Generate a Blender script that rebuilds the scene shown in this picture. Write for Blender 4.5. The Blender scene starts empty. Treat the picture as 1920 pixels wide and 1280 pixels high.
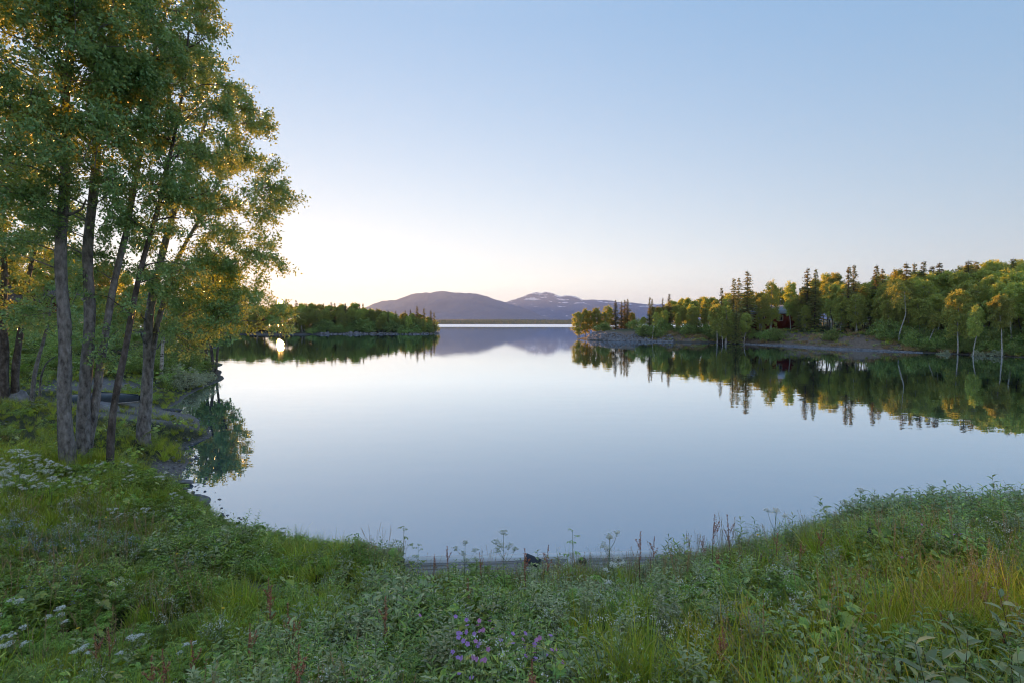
import bpy, math
import numpy as np
from mathutils import Vector

# ------------------------------------------------------------------ camera, sky, sun, exposure
scene = bpy.context.scene
COL = scene.collection
CAM_Z, FPX, HOR = 4.0, 960.0, 606.0          # camera height over the water, focal length and horizon in photo pixels
PITCH = math.atan((640 - HOR) / FPX)
cam_d = bpy.data.cameras.new('camera'); cam_d.sensor_width = 36; cam_d.lens = 18
cam_d.clip_start = 0.05; cam_d.clip_end = 60000
cam = bpy.data.objects.new('camera', cam_d); COL.objects.link(cam)
cam.location = (0, 0, CAM_Z); cam.rotation_euler = (math.pi / 2 - PITCH, 0, 0)
scene.camera = cam

def ray(px, py):
    u, v = (px - 960) / FPX, (640 - py) / FPX
    return np.array([u, math.cos(PITCH) + v * math.sin(PITCH), -math.sin(PITCH) + v * math.cos(PITCH)])
def G(px, py, z=0.0):                         # point at height z seen at a photo pixel
    r = ray(px, py); return np.array([0, 0, CAM_Z]) + r * ((z - CAM_Z) / r[2])
def D(px, py, y):                             # point at depth y seen at a photo pixel
    r = ray(px, py); return np.array([0, 0, CAM_Z]) + r * (y / r[1])

SUN = ray(525, 567.5); SUN = SUN / np.linalg.norm(SUN)
SUN_EL = math.asin(SUN[2]); SUN_AZ = math.atan2(SUN[0], SUN[1])

world = bpy.data.worlds.new('World'); scene.world = world; world.use_nodes = True
wn, wl = world.node_tree.nodes, world.node_tree.links
wn.clear()
sky = wn.new('ShaderNodeTexSky'); sky.sky_type = 'NISHITA'; sky.sun_disc = False
sky.sun_elevation = SUN_EL; sky.sun_rotation = SUN_AZ
sky.altitude = 300; sky.air_density = 1.0; sky.dust_density = 0.6; sky.ozone_density = 1.4
# clear evening air: the Nishita sky supplies the warm glow low round the sun, over a pale scattering gradient
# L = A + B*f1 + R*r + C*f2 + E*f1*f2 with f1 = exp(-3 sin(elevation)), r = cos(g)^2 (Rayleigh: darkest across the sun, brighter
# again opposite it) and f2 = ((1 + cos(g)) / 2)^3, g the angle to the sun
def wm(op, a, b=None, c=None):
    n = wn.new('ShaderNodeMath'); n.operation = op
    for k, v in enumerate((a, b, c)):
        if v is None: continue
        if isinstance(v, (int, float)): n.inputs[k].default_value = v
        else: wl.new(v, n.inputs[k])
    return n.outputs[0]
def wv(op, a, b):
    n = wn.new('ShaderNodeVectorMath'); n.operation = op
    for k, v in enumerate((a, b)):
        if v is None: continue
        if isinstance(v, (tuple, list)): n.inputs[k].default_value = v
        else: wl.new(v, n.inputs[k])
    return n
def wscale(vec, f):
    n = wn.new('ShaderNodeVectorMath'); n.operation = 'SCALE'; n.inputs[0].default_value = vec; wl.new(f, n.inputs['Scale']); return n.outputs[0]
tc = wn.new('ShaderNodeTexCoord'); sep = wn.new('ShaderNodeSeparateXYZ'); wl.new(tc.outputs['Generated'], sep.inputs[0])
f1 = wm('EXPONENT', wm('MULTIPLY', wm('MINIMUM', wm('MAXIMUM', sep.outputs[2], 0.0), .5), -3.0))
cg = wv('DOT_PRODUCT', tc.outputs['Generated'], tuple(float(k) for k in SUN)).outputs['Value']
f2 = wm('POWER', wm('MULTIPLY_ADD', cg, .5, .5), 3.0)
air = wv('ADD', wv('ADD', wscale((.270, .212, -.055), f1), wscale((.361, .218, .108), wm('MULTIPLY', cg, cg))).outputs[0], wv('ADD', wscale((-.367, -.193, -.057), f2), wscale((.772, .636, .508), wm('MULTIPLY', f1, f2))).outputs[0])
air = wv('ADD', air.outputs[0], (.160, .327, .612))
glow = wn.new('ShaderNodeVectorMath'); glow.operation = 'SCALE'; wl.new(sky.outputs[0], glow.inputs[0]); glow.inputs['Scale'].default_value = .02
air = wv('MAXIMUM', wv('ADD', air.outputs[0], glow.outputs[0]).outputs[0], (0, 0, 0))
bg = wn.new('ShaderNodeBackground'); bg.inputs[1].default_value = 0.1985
out = wn.new('ShaderNodeOutputWorld')
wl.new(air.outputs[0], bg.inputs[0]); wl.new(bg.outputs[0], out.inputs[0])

sun_d = bpy.data.lights.new('sun', 'SUN'); sun_d.energy = 5.0; sun_d.angle = math.radians(0.53)
sun_d.color = (1.0, 0.46, 0.12)
sun = bpy.data.objects.new('sun', sun_d); COL.objects.link(sun)
sun.rotation_euler = Vector(-SUN).to_track_quat('-Z', 'Y').to_euler()
scene.view_settings.view_transform = 'Standard'; scene.view_settings.look = 'None'
scene.view_settings.exposure = 2.52; scene.view_settings.gamma = 1.0
scene.render.engine = 'CYCLES'
cy = scene.cycles
cy.max_bounces = 8; cy.diffuse_bounces = 4; cy.glossy_bounces = 3; cy.transmission_bounces = 4
cy.volume_bounces = 0; cy.transparent_max_bounces = 8; cy.sample_clamp_indirect = 6
cy.use_denoising = True
cy.pixel_filter_type = 'BLACKMAN_HARRIS'; cy.filter_width = 1.1

# ------------------------------------------------------------------ small helpers
def norm(a):
    a = np.asarray(a, float); return a / np.maximum(np.linalg.norm(a, axis=-1, keepdims=True), 1e-9)

class MB:
    """collects vertex and face arrays and builds one mesh"""
    def __init__(s): s.V = []; s.F = []; s.n = 0
    def add(s, V, F, m=0):
        V = np.asarray(V, float).reshape(-1, 3)
        for f in (F if isinstance(F, list) and isinstance(F[0], np.ndarray) else [F]):
            f = np.asarray(f, int)
            if len(f): s.F.append((f + s.n, m))
        s.V.append(V); s.n += len(V); return s
    def mesh(s, name, mats, smooth=False):
        me = bpy.data.meshes.new(name)
        V = np.concatenate(s.V) if s.V else np.zeros((0, 3))
        me.vertices.add(len(V)); me.vertices.foreach_set('co', V.ravel().astype(np.float32))
        nl = sum(f.size for f, _ in s.F); npoly = sum(len(f) for f, _ in s.F)
        me.loops.add(nl); me.polygons.add(npoly)
        me.loops.foreach_set('vertex_index', np.concatenate([f.ravel() for f, _ in s.F]).astype(np.int32))
        tot = np.concatenate([np.full(len(f), f.shape[1]) for f, _ in s.F])
        me.polygons.foreach_set('loop_start', np.concatenate([[0], np.cumsum(tot)[:-1]]).astype(np.int32))
        me.polygons.foreach_set('material_index', np.concatenate([np.full(len(f), m) for f, m in s.F]).astype(np.int32))
        if smooth: me.polygons.foreach_set('use_smooth', np.ones(npoly, bool))
        for m in (mats if isinstance(mats, (list, tuple)) else [mats]): me.materials.append(m)
        me.update(calc_edges=True)
        return me
    def build(s, name, mats, parent=None, smooth=False, **kw):
        return link(name, s.mesh(name, mats, smooth), parent, **kw)

def link(name, me, parent=None, label=None, cat=None, group=None, kind=None, loc=None):
    o = bpy.data.objects.new(name, me); COL.objects.link(o)
    if parent is not None: o.parent = parent
    if loc is not None: o.location = loc
    if label: o['label'] = label
    if cat: o['category'] = cat
    if group: o['group'] = group
    if kind: o['kind'] = kind
    return o

def thing(name, parts, loc, label, cat, group=None, rz=0.0, sc=1.0, tilt=(0, 0)):
    """an Empty at the base of a thing and its parts; parts = [(name, mesh, [(sub name, mesh)...])]; alike things share mesh data"""
    e = link(name, None, None, label, cat, group, None, tuple(loc))
    e.empty_display_size = 0.2
    e.rotation_euler = (tilt[0], tilt[1], rz); e.scale = (sc, sc, sc) if np.isscalar(sc) else sc
    for p in parts:
        c = link(p[0], p[1], e)
        for s in (p[2] if len(p) > 2 else ()): link(s[0], s[1], c)
    return e

def tube(pts, rad, sides=6, cap=False):
    pts = np.asarray(pts, float); n = len(pts); rad = np.broadcast_to(np.asarray(rad, float), (n,))
    t = norm(np.gradient(pts, axis=0))
    ref = np.array([0.31, 0.95, 0.05]) if abs(t[0] @ np.array([0.31, 0.95, 0.05])) < .9 else np.array([1., 0, 0])
    a = norm(np.cross(t, ref)); b = np.cross(t, a)
    an = np.linspace(0, 2 * math.pi, sides, endpoint=False)
    V = pts[:, None] + rad[:, None, None] * (np.cos(an)[None, :, None] * a[:, None] + np.sin(an)[None, :, None] * b[:, None])
    i = np.arange(n - 1)[:, None] * sides; j = np.arange(sides)[None]; k = (j + 1) % sides
    F = np.stack([i + j, i + k, i + sides + k, i + sides + j], -1).reshape(-1, 4)
    Fs = [F]
    V = V.reshape(-1, 3)
    if cap:
        V = np.concatenate([V, pts[:1], pts[-1:]]); m = n * sides; q = (n - 1) * sides; jj = np.arange(sides); kk = (jj + 1) % sides
        Fs.append(np.stack([np.full(sides, m), kk, jj], -1)); Fs.append(np.stack([np.full(sides, m + 1), q + jj, q + kk], -1))
    return V, Fs

def box(x0, x1, y0, y1, z0, z1):
    V = np.array([[x, y, z] for z in (z0, z1) for y in (y0, y1) for x in (x0, x1)], float)
    return V, np.array([[0, 2, 3, 1], [4, 5, 7, 6], [0, 1, 5, 4], [2, 6, 7, 3], [0, 4, 6, 2], [1, 3, 7, 5]])

def leaf_diamond(b, d, n, L, W, fold=0.12):
    s = norm(np.cross(d, n)); n = np.cross(s, d); L = L[:, None]; W = W[:, None]
    V = np.stack([b, b + d * L * .42 + s * W * .5 + n * W * fold, b + d * L, b + d * L * .42 - s * W * .5 + n * W * fold], 1)
    i = np.arange(len(b))[:, None] * 4
    return V.reshape(-1, 3), np.concatenate([i + np.array([0, 1, 2]), i + np.array([0, 2, 3])])
def leaf_full(b, d, n, L, W, droop=0.35, fold=0.18):
    s = norm(np.cross(d, n)); n = np.cross(s, d); L = L[:, None]; W = W[:, None]
    def pt(t, w, f): return b + d * L * t - n * L * droop * t * t + s * W * w + n * W * f
    V = np.stack([pt(0, 0, 0), pt(.3, .45, fold), pt(.3, 0, 0), pt(.3, -.45, fold), pt(.65, .42, fold), pt(.65, 0, 0), pt(.65, -.42, fold), pt(1, 0, 0)], 1)
    i = np.arange(len(b))[:, None] * 8
    T = [[0, 1, 2], [0, 2, 3], [1, 4, 5], [1, 5, 2], [2, 5, 6], [2, 6, 3], [4, 7, 5], [5, 7, 6]]
    return V.reshape(-1, 3), np.concatenate([i + np.array(t) for t in T])
def blades(b, d, s, L, W, bend):
    L = L[:, None]; W = W[:, None]; bend = bend[:, None]; h = norm(d * np.array([1, 1, 0]) + 1e-6)
    def pt(t, w): return b + d * L * t + h * L * bend * t * t - np.array([0, 0, 1.]) * L * bend * .55 * t ** 3 + s * W * w
    V = np.stack([pt(0, -.4), pt(0, .4), pt(.35, -.5), pt(.35, .5), pt(.7, -.35), pt(.7, .35), pt(1, 0)], 1)
    i = np.arange(len(b))[:, None] * 7
    T = [[0, 1, 3], [0, 3, 2], [2, 3, 5], [2, 5, 4], [4, 5, 6]]
    return V.reshape(-1, 3), np.concatenate([i + np.array(t) for t in T])

# ------------------------------------------------------------------ materials
def new_mat(name):
    m = bpy.data.materials.new(name); m.use_nodes = True; nt = m.node_tree; nt.nodes.clear()
    o = nt.nodes.new('ShaderNodeOutputMaterial'); return m, nt.nodes, nt.links, o
def rgba(c): return (c[0], c[1], c[2], 1)
def ramp(N, stops):
    r = N.new('ShaderNodeValToRGB'); e = r.color_ramp.elements
    while len(e) < len(stops): e.new(.5)
    for i, (p, c) in enumerate(stops): e[i].position = p; e[i].color = rgba(c)
    return r
def leaf_mat(name, stops, trans=0.4, rough=0.5, spec=0.35, tcol=(1.5, 1.25, .5), under=None, vary=0.0):
    m, N, Lk, o = new_mat(name)
    g = N.new('ShaderNodeNewGeometry'); r = ramp(N, stops); Lk.new(g.outputs['Random Per Island'], r.inputs[0])
    col = r.outputs[0]
    if vary:                                                         # every tree has a tint of its own
        oi = N.new('ShaderNodeObjectInfo'); hv = N.new('ShaderNodeHueSaturation'); Lk.new(col, hv.inputs['Color'])
        for sk, a, b in (('Value', 1 - vary, 1 + vary), ('Hue', .5 - .05 * vary, .5 + .05 * vary)):
            mr = N.new('ShaderNodeMapRange'); Lk.new(oi.outputs['Random'], mr.inputs[0]); mr.inputs[3].default_value = a; mr.inputs[4].default_value = b; Lk.new(mr.outputs[0], hv.inputs[sk])
        col = hv.outputs[0]
    base = col
    if under:
        mx = N.new('ShaderNodeMix'); mx.data_type = 'RGBA'; Lk.new(g.outputs['Backfacing'], mx.inputs[0])
        Lk.new(col, mx.inputs[6]); mx.inputs[7].default_value = rgba(under); col = mx.outputs[2]
    p = N.new('ShaderNodeBsdfPrincipled'); p.inputs['Roughness'].default_value = rough
    p.inputs['Specular IOR Level'].default_value = spec
    Lk.new(col, p.inputs['Base Color'])
    mu = N.new('ShaderNodeMix'); mu.data_type = 'RGBA'; mu.blend_type = 'MULTIPLY'; mu.inputs[0].default_value = 1
    Lk.new(base, mu.inputs[6]); mu.inputs[7].default_value = rgba(tcol)
    t = N.new('ShaderNodeBsdfTranslucent'); Lk.new(mu.outputs[2], t.inputs[0])
    ms = N.new('ShaderNodeMixShader'); ms.inputs[0].default_value = trans
    Lk.new(p.outputs[0], ms.inputs[1]); Lk.new(t.outputs[0], ms.inputs[2]); Lk.new(ms.outputs[0], o.inputs[0])
    return m
def noise_mat(name, stops, scale=5, bump=.3, rough=.85, detail=6, stretch=(1, 1, 1), bscale=None, dist=.05, coord='Object'):
    m, N, Lk, o = new_mat(name)
    tc = N.new('ShaderNodeTexCoord'); mp = N.new('ShaderNodeMapping'); mp.inputs['Scale'].default_value = stretch
    Lk.new(tc.outputs[coord], mp.inputs[0])
    nz = N.new('ShaderNodeTexNoise'); nz.inputs['Scale'].default_value = scale; nz.inputs['Detail'].default_value = detail
    nz.inputs['Roughness'].default_value = .62
    Lk.new(mp.outputs[0], nz.inputs['Vector'])
    r = ramp(N, stops); Lk.new(nz.outputs[0], r.inputs[0])
    p = N.new('ShaderNodeBsdfPrincipled'); p.inputs['Roughness'].default_value = rough; p.inputs['Specular IOR Level'].default_value = .25
    Lk.new(r.outputs[0], p.inputs['Base Color'])
    n2 = nz
    if bscale:
        n2 = N.new('ShaderNodeTexNoise'); n2.inputs['Scale'].default_value = bscale; n2.inputs['Detail'].default_value = 5; Lk.new(mp.outputs[0], n2.inputs['Vector'])
    b = N.new('ShaderNodeBump'); b.inputs['Strength'].default_value = bump; b.inputs['Distance'].default_value = dist
    Lk.new(n2.outputs[0], b.inputs['Height']); Lk.new(b.outputs[0], p.inputs['Normal']); Lk.new(p.outputs[0], o.inputs[0])
    return m

M = {}
M['leaf_tree'] = leaf_mat('leaf_tree', [(0, (.18, .36, .16)), (.5, (.245, .46, .19)), (1, (.34, .54, .20))], trans=.30, rough=.36, tcol=(1.6, .85, .18))
M['leaf_birch'] = leaf_mat('leaf_birch', [(0, (.26, .37, .13)), (.5, (.37, .47, .14)), (1, (.50, .54, .145))], trans=.42, rough=.5, tcol=(1.45, 1.05, .28), vary=.28)
M['leaf_bush'] = leaf_mat('leaf_bush', [(0, (.18, .29, .10)), (.5, (.25, .37, .125)), (1, (.35, .45, .15))], trans=.4, rough=.5, tcol=(1.4, 1.1, .4), vary=.25)
M['leaf_grey'] = leaf_mat('leaf_grey', [(0, (.28, .34, .23)), (1, (.42, .47, .35))], trans=.3, rough=.5, under=(.5, .53, .42))
M['needle'] = leaf_mat('needle', [(0, (.15, .20, .08)), (.6, (.25, .29, .11)), (1, (.40, .33, .13))], trans=.25, rough=.55, tcol=(1.6, 1.1, .4), vary=.3)
M['bark_grey'] = noise_mat('bark_grey', [(.3, (.05, .045, .042)), (.46, (.19, .18, .17)), (.62, (.31, .295, .285)), (.8, (.44, .43, .41))], scale=11, bump=1.0, stretch=(1, 1, .45), bscale=26, dist=.05)
M['bark_dark'] = noise_mat('bark_dark', [(.3, (.035, .03, .025)), (.5, (.11, .092, .08)), (.7, (.22, .20, .185))], scale=9, bump=1.0, stretch=(1, 1, .5), bscale=20, dist=.05)
M['bark_birch'] = noise_mat('bark_birch', [(.38, (.05, .045, .04)), (.46, (.38, .36, .33)), (.7, (.55, .53, .5))], scale=3.5, bump=.2, stretch=(1, 1, 3))
M['bark_twig'] = noise_mat('bark_twig', [(.35, (.05, .038, .03)), (.65, (.12, .10, .085))], scale=4, bump=.2)
M['soil'] = noise_mat('soil', [(.3, (.018, .022, .012)), (.5, (.035, .04, .018)), (.7, (.06, .06, .03))], scale=2.2, bump=.8, dist=.05)
M['rock'] = noise_mat('rock', [(.3, (.10, .10, .11)), (.5, (.2, .2, .215)), (.7, (.32, .32, .33))], scale=4, bump=.6, bscale=14, dist=.05)
M['rock_dark'] = noise_mat('rock_dark', [(.3, (.03, .033, .04)), (.6, (.075, .08, .095)), (.8, (.14, .14, .15))], scale=5, bump=.6, bscale=14, dist=.05)
M['wood'] = noise_mat('wood', [(.3, (.2, .185, .17)), (.5, (.30, .28, .26)), (.7, (.4, .375, .35))], scale=6, bump=.5, stretch=(.15, 3, 3), dist=.01)
M['wood_pale'] = noise_mat('wood_pale', [(.3, (.6, .6, .6)), (.6, (.82, .82, .82))], scale=6, bump=.3, stretch=(.15, 3, 3), dist=.01)
M['red_wood'] = noise_mat('red_wood', [(.3, (.13, .018, .012)), (.7, (.24, .035, .02))], scale=3, bump=.3, stretch=(6, 6, .4), dist=.02)
M['roof'] = noise_mat('roof', [(.3, (.17, .2, .23)), (.7, (.27, .3, .34))], scale=3, bump=.2)
M['white_paint'] = noise_mat('white_paint', [(.3, (.6, .58, .55)), (.7, (.75, .74, .7))], scale=8, bump=.1)
M['glass'] = noise_mat('window_glass', [(.3, (.02, .025, .03)), (.7, (.04, .045, .05))], scale=1, bump=0, rough=.06)
M['boat'] = noise_mat('boat_paint', [(.3, (.02, .028, .036)), (.7, (.05, .065, .08))], scale=4, bump=.1, rough=.4)
# ------------------------------------------------------------------ terrain shapes
def fbm(x, y, seed=0, octv=4, f0=1.0, gain=.5):
    r = np.random.default_rng(seed); v = np.zeros_like(np.asarray(x, float)); a = 1.0; f = f0
    for _ in range(octv):
        for k in range(3):
            th = r.uniform(0, 2 * math.pi); p = r.uniform(0, 6.28)
            v += a * np.sin(f * (x * math.cos(th) + y * math.sin(th)) + p + 1.3 * np.sin(f * .7 * (x * math.sin(th) - y * math.cos(th)) + p * 2)) / 3
        a *= gain; f *= 2.1
    return v

TRUNKS = {  # photo pixel and depth of the trunk foot of every tree of the near bank
    'T1': (127, 878, 10.7), 'T2': (150, 864, 11.3), 'T2b': (160, 862, 11.6), 'T4': (206, 884, 11.0), 'T5': (268, 832, 14.3),
    'T0a': (8, 754, 19.0), 'T0b': (32, 752, 19.3), 'S1': (58, 757, 18.5), 'S2': (74, 738, 21.5), 'B1': (300, 706, 31.0)}
FOOT = {k: D(*v) for k, v in TRUNKS.items()}
shore_px = [(300, 664), (360, 676), (400, 690), (412, 702), (392, 722), (345, 745), (316, 766), (352, 775), (374, 790), (380, 805), (362, 830), (345, 852), (338, 885),
            (352, 920), (370, 948), (420, 985), (520, 1012), (600, 1027), (700, 1040), (800, 1052), (960, 1055), (1150, 1050), (1290, 1040)]
CP = [tuple(G(px, py, 0.0)) for px, py in shore_px]
CP += [(4.6, 9.2, 0), (8.5, 9.8, 0), (14, 10.5, 0), (30, 12, 0), (60, 14, 0)]
CP += [tuple(p) for p in FOOT.values()]
CP += [(0, -6, 2.6), (0, 0, 2.25), (0, 2.2, 1.95), (2.4, 2.2, 2.1), (5, 2.2, 2.2), (-2.4, 2.2, 1.75), (-5, 2.5, 1.7), (-9, 2.5, 2.0), (0, 3.6, 1.45), (0, 5, .95), (1.2, 5, 1.1),
       (-1.5, 5, .75), (-1.5, 3.6, 1.2), (0, 6.6, .38), (1.4, 6.8, .45), (-2, 6.6, .40), (-3.4, 7.1, .42), (-3.4, 5, .75), (-5.6, 7.5, .72), (-5.4, 5.2, 1.15), (-7.8, 7.8, 1.15), (-7, 9.6, .75),
       (2.4, 4.4, 1.6), (2.6, 6.2, .95), (3.7, 5.7, 1.42), (3.9, 4.2, 1.85), (5.6, 5.6, 1.6), (7.5, 6.0, 1.62), (5.4, 3.8, 2.0), (9, 4, 2.05), (6.5, 7.8, .9), (9, 8, 1.0), (14, 7, 1.6), (20, 3, 2.4), (40, 3, 2.6), (60, 5, 2.2),
       (-12.5, 16.2, .75), (-11.3, 17.5, .4), (-14, 19, .6), (-18, 20, .85), (-17.2, 23.5, .55), (-22, 22, 1.0), (-12, 12, 1.15), (-16, 13, 1.2), (-24, 12, 1.5), (-40, 12, 2.2), (-11, 5, 1.7), (-20, 4, 2.1), (-40, 0, 2.6),
       (-22, 28, .95), (-25, 34, 1.6), (-24.5, 38, .95), (-29, 37, 2.2), (-33, 36, 2.6), (-30, 44, 1.9), (-36, 50, 1.8), (-42, 44, 3.6), (-50, 55, 3.2), (-60, 40, 4.2), (-70, 70, 3), (-40, 28, 2.0), (-60, 20, 3.5),
       (0, 11, -.9), (-3, 12.5, -.9), (5, 12.5, -1), (-6, 15, -.9), (-8.5, 19, -.8), (-10, 23.5, -.8), (-14.2, 24.2, -.35), (-13, 28, -.8), (-17, 33, -.8), (-17, 45, -1.3), (-25, 55, -1), (-35, 68, -1), (15, 15, -1.2),
       (30, 18, -1.5), (30, 40, -2), (-10, 50, -2), (0, 30, -2), (60, 22, -1.5), (-30, 90, -1.5), (-60, 95, 1)]
_ja, _jb = G(762, 1051, .30), G(1320, 1036, .30)
CP += [(_ja[0] + (_jb[0] - _ja[0]) * t, _ja[1] + (_jb[1] - _ja[1]) * t - .34, .22) for t in (.12, .3, .5, .75, 1.0)] + [(-1.75, 7.3, .32), (-2.1, 7.6, .34), (-2.7, 7.9, .32), (-1.8, 7.9, .25), (-2.4, 8.3, .2)]
CP = np.array(CP); _c = .8
_K = np.sqrt(((CP[:, None, :2] - CP[None, :, :2]) ** 2).sum(-1) + _c * _c)
_A = np.zeros((len(CP) + 1,) * 2); _A[:-1, :-1] = _K + np.eye(len(CP)) * -.02; _A[-1, :-1] = 1; _A[:-1, -1] = 1
_W = np.linalg.solve(_A, np.concatenate([CP[:, 2], [0]]))
def gz(x, y):
    """height of the near bank"""
    x = np.atleast_1d(np.asarray(x, float)); y = np.atleast_1d(np.asarray(y, float)); o = np.empty(x.size)
    xf, yf = x.ravel(), y.ravel()
    for i in range(0, xf.size, 20000):
        s = slice(i, i + 20000)
        o[s] = np.sqrt((xf[s, None] - CP[None, :, 0]) ** 2 + (yf[s, None] - CP[None, :, 1]) ** 2 + _c * _c) @ _W[:-1] + _W[-1]
    o = o + .045 * fbm(xf, yf, 3, 3, 1.7) * np.clip(np.abs(o) * 3, .25, 1)
    return o.reshape(x.shape)
def gz1(x, y): return float(gz([x], [y])[0])
def bare(x, y):
    """worn gravel and mud showing between the plants, 0..1"""
    def blob(cx, cy, rx, ry): return np.exp(-(((x - cx) / rx) ** 2 + ((y - cy) / ry) ** 2) ** 2)
    b = np.maximum.reduce([blob(-15.5, 21.0, 3.2, 2.2), blob(-13.2, 18.0, 2.2, .8), blob(-3.3, 6.6, 1.0, .35), blob(-8.7, 13.8, .8, 1.6), blob(-7.6, 11.4, .5, .9), blob(-21, 26, 2, 3), blob(-.9, 5.6, .5, .25), blob(-8.4, 9.4, .5, .5)])
    return np.clip(b + .25 * fbm(x, y, 9, 3, 3.0) * (b > .08), 0, 1)

def grid_mesh(xs, ys, zf, keep=None):
    X, Y = np.meshgrid(xs, ys, indexing='ij'); Z = zf(X, Y)
    V = np.stack([X, Y, Z], -1).reshape(-1, 3); nx, ny = X.shape
    i = np.arange(nx - 1)[:, None] * ny + np.arange(ny - 1)[None]
    F = np.stack([i, i + ny, i + ny + 1, i + 1], -1).reshape(-1, 4)
    if keep is not None:
        k = keep(X, Y, Z).reshape(-1); F = F[k[F].any(1)]
        u = np.unique(F); mp = np.full(len(V), -1); mp[u] = np.arange(len(u)); V = V[u]; F = mp[F]
    return V, F

def ground_mat(name, lo, mid, hi, z1, z2, attr=None, wob=.5, scale=1.2):
    """three own colours of the ground by height over the water: shore gravel, bare earth, moss and litter"""
    m, N, Lk, o = new_mat(name)
    g = N.new('ShaderNodeNewGeometry'); sx = N.new('ShaderNodeSeparateXYZ'); Lk.new(g.outputs['Position'], sx.inputs[0])
    nz = N.new('ShaderNodeTexNoise'); nz.inputs['Scale'].default_value = scale; nz.inputs['Detail'].default_value = 8; nz.inputs['Roughness'].default_value = .65
    Lk.new(g.outputs['Position'], nz.inputs['Vector'])
    nf = N.new('ShaderNodeTexNoise'); nf.inputs['Scale'].default_value = scale * 9; nf.inputs['Detail'].default_value = 5; Lk.new(g.outputs['Position'], nf.inputs['Vector'])
    wz = N.new('ShaderNodeMath'); wz.operation = 'MULTIPLY_ADD'; Lk.new(nz.outputs[0], wz.inputs[0]); wz.inputs[1].default_value = wob * 2
    Lk.new(sx.outputs[2], wz.inputs[2])
    def step(a, b):
        r = N.new('ShaderNodeMapRange'); Lk.new(wz.outputs[0], r.inputs[0]); r.inputs[1].default_value = a + wob; r.inputs[2].default_value = b + wob; return r.outputs[0]
    def mix(f, a, b):
        x = N.new('ShaderNodeMix'); x.data_type = 'RGBA'; Lk.new(f, x.inputs[0]); Lk.new(a, x.inputs[6]); Lk.new(b, x.inputs[7]); return x.outputs[2]
    def col(c):
        r = ramp(N, [(.3, [k * .55 for k in c]), (.7, [k * 1.35 for k in c])]); Lk.new(nf.outputs[0], r.inputs[0]); return r.outputs[0]
    c = mix(step(z2 - .3, z2 + .3), mix(step(z1 - .06, z1 + .06), col(lo), col(mid)), col(hi))
    if attr:
        a = N.new('ShaderNodeAttribute'); a.attribute_name = attr; c = mix(a.outputs['Fac'], c, col((.19, .18, .18)))
    p = N.new('ShaderNodeBsdfPrincipled'); p.inputs['Roughness'].default_value = .9; p.inputs['Specular IOR Level'].default_value = .2
    Lk.new(c, p.inputs['Base Color'])
    b = N.new('ShaderNodeBump'); b.inputs['Strength'].default_value = .8; b.inputs['Distance'].default_value = .08
    Lk.new(nf.outputs[0], b.inputs['Height']); Lk.new(b.outputs[0], p.inputs['Normal']); Lk.new(p.outputs[0], o.inputs[0])
    return m

# near bank: the meadow the camera stands on, the shore with the trees and the spit behind them
def warp(a, b, n, c, k):
    t = np.linspace(-1, 1, n); s = np.sinh(k * t) / math.sinh(k); return np.where(s < 0, c + (c - a) * s, c + (b - c) * s)
xs = warp(-75, 65, 300, -3, 2.6); ys = np.concatenate([np.linspace(-12, 0, 14)[:-1], np.linspace(0, 12, 90)[:-1], np.linspace(12, 32, 70)[:-1], np.linspace(32, 85, 50)])
V, F = grid_mesh(xs, ys, gz, lambda X, Y, Z: Z > -.7)
near = MB().add(V, F).build('meadow_ground', ground_mat('meadow_ground', (.13, .125, .12), (.045, .05, .024), (.035, .045, .018), .06, .5, 'bare', .12, 1.5), smooth=True, kind='structure',
                            label='dark soil of the meadow and lake shore under the plants')
at = near.data.attributes.new('bare', 'FLOAT', 'POINT'); at.data.foreach_set('value', bare(V[:, 0], V[:, 1]).astype(np.float32))

# wooded banks across the water: outline on the water, height from the distance to the shore
def poly_dist(P, X, Y):
    P = np.asarray(P, float); Q = np.roll(P, -1, 0); d = np.full(X.shape, 1e9); ins = np.zeros(X.shape, bool)
    for (x0, y0), (x1, y1) in zip(P, Q):
        dx, dy = x1 - x0, y1 - y0; t = np.clip(((X - x0) * dx + (Y - y0) * dy) / (dx * dx + dy * dy), 0, 1)
        d = np.minimum(d, np.hypot(X - x0 - t * dx, Y - y0 - t * dy))
        c = ((y0 > Y) != (y1 > Y)); ins ^= c & (X < dx * (Y - y0) / (dy if dy else 1e-9) + x0)
    return np.where(ins, d, -d)
def g2(px, py): p = G(px, py, 0); return (p[0], p[1])
CABIN_POLY = [g2(1079, 636), g2(1110, 638), g2(1150, 639), g2(1200, 640), g2(1250, 641), g2(1300, 643), g2(1345, 642.5), g2(1400, 645), g2(1470, 648), g2(1560, 654), g2(1640, 657), g2(1700, 660), g2(1800, 664), g2(1920, 670),
              (61, 53), (68, 44), (84, 36), (130, 28), (240, 20), (240, 210), (150, 205), (90, 195), (62, 178), (48, 160), (40, 149), (28, 148), (20, 145)]
ISLE_POLY = [g2(824, 625.5), g2(780, 627), g2(720, 626.5), g2(660, 626.5), g2(610, 627), g2(560, 627.5), g2(500, 627.5), g2(430, 627), g2(340, 626), g2(200, 624.5), (-240, 205), (-300, 280), (-180, 262), (-110, 246), (-60, 230), (-34, 219)]
def bank_profile(d, kind):
    k = ([-3, 0, 1.2, 2.2, 5.5, 8, 14, 30, 80, 150], [-.8, 0, .22, .5, 1.9, 2.5, 3.0, 3.6, 5.2, 6]) if kind == 'cabin' else ([-3, 0, 1.2, 3, 7, 15, 30], [-.8, 0, .25, .7, 1.25, 1.6, 1.9])
    return np.interp(d, *k)
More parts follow.
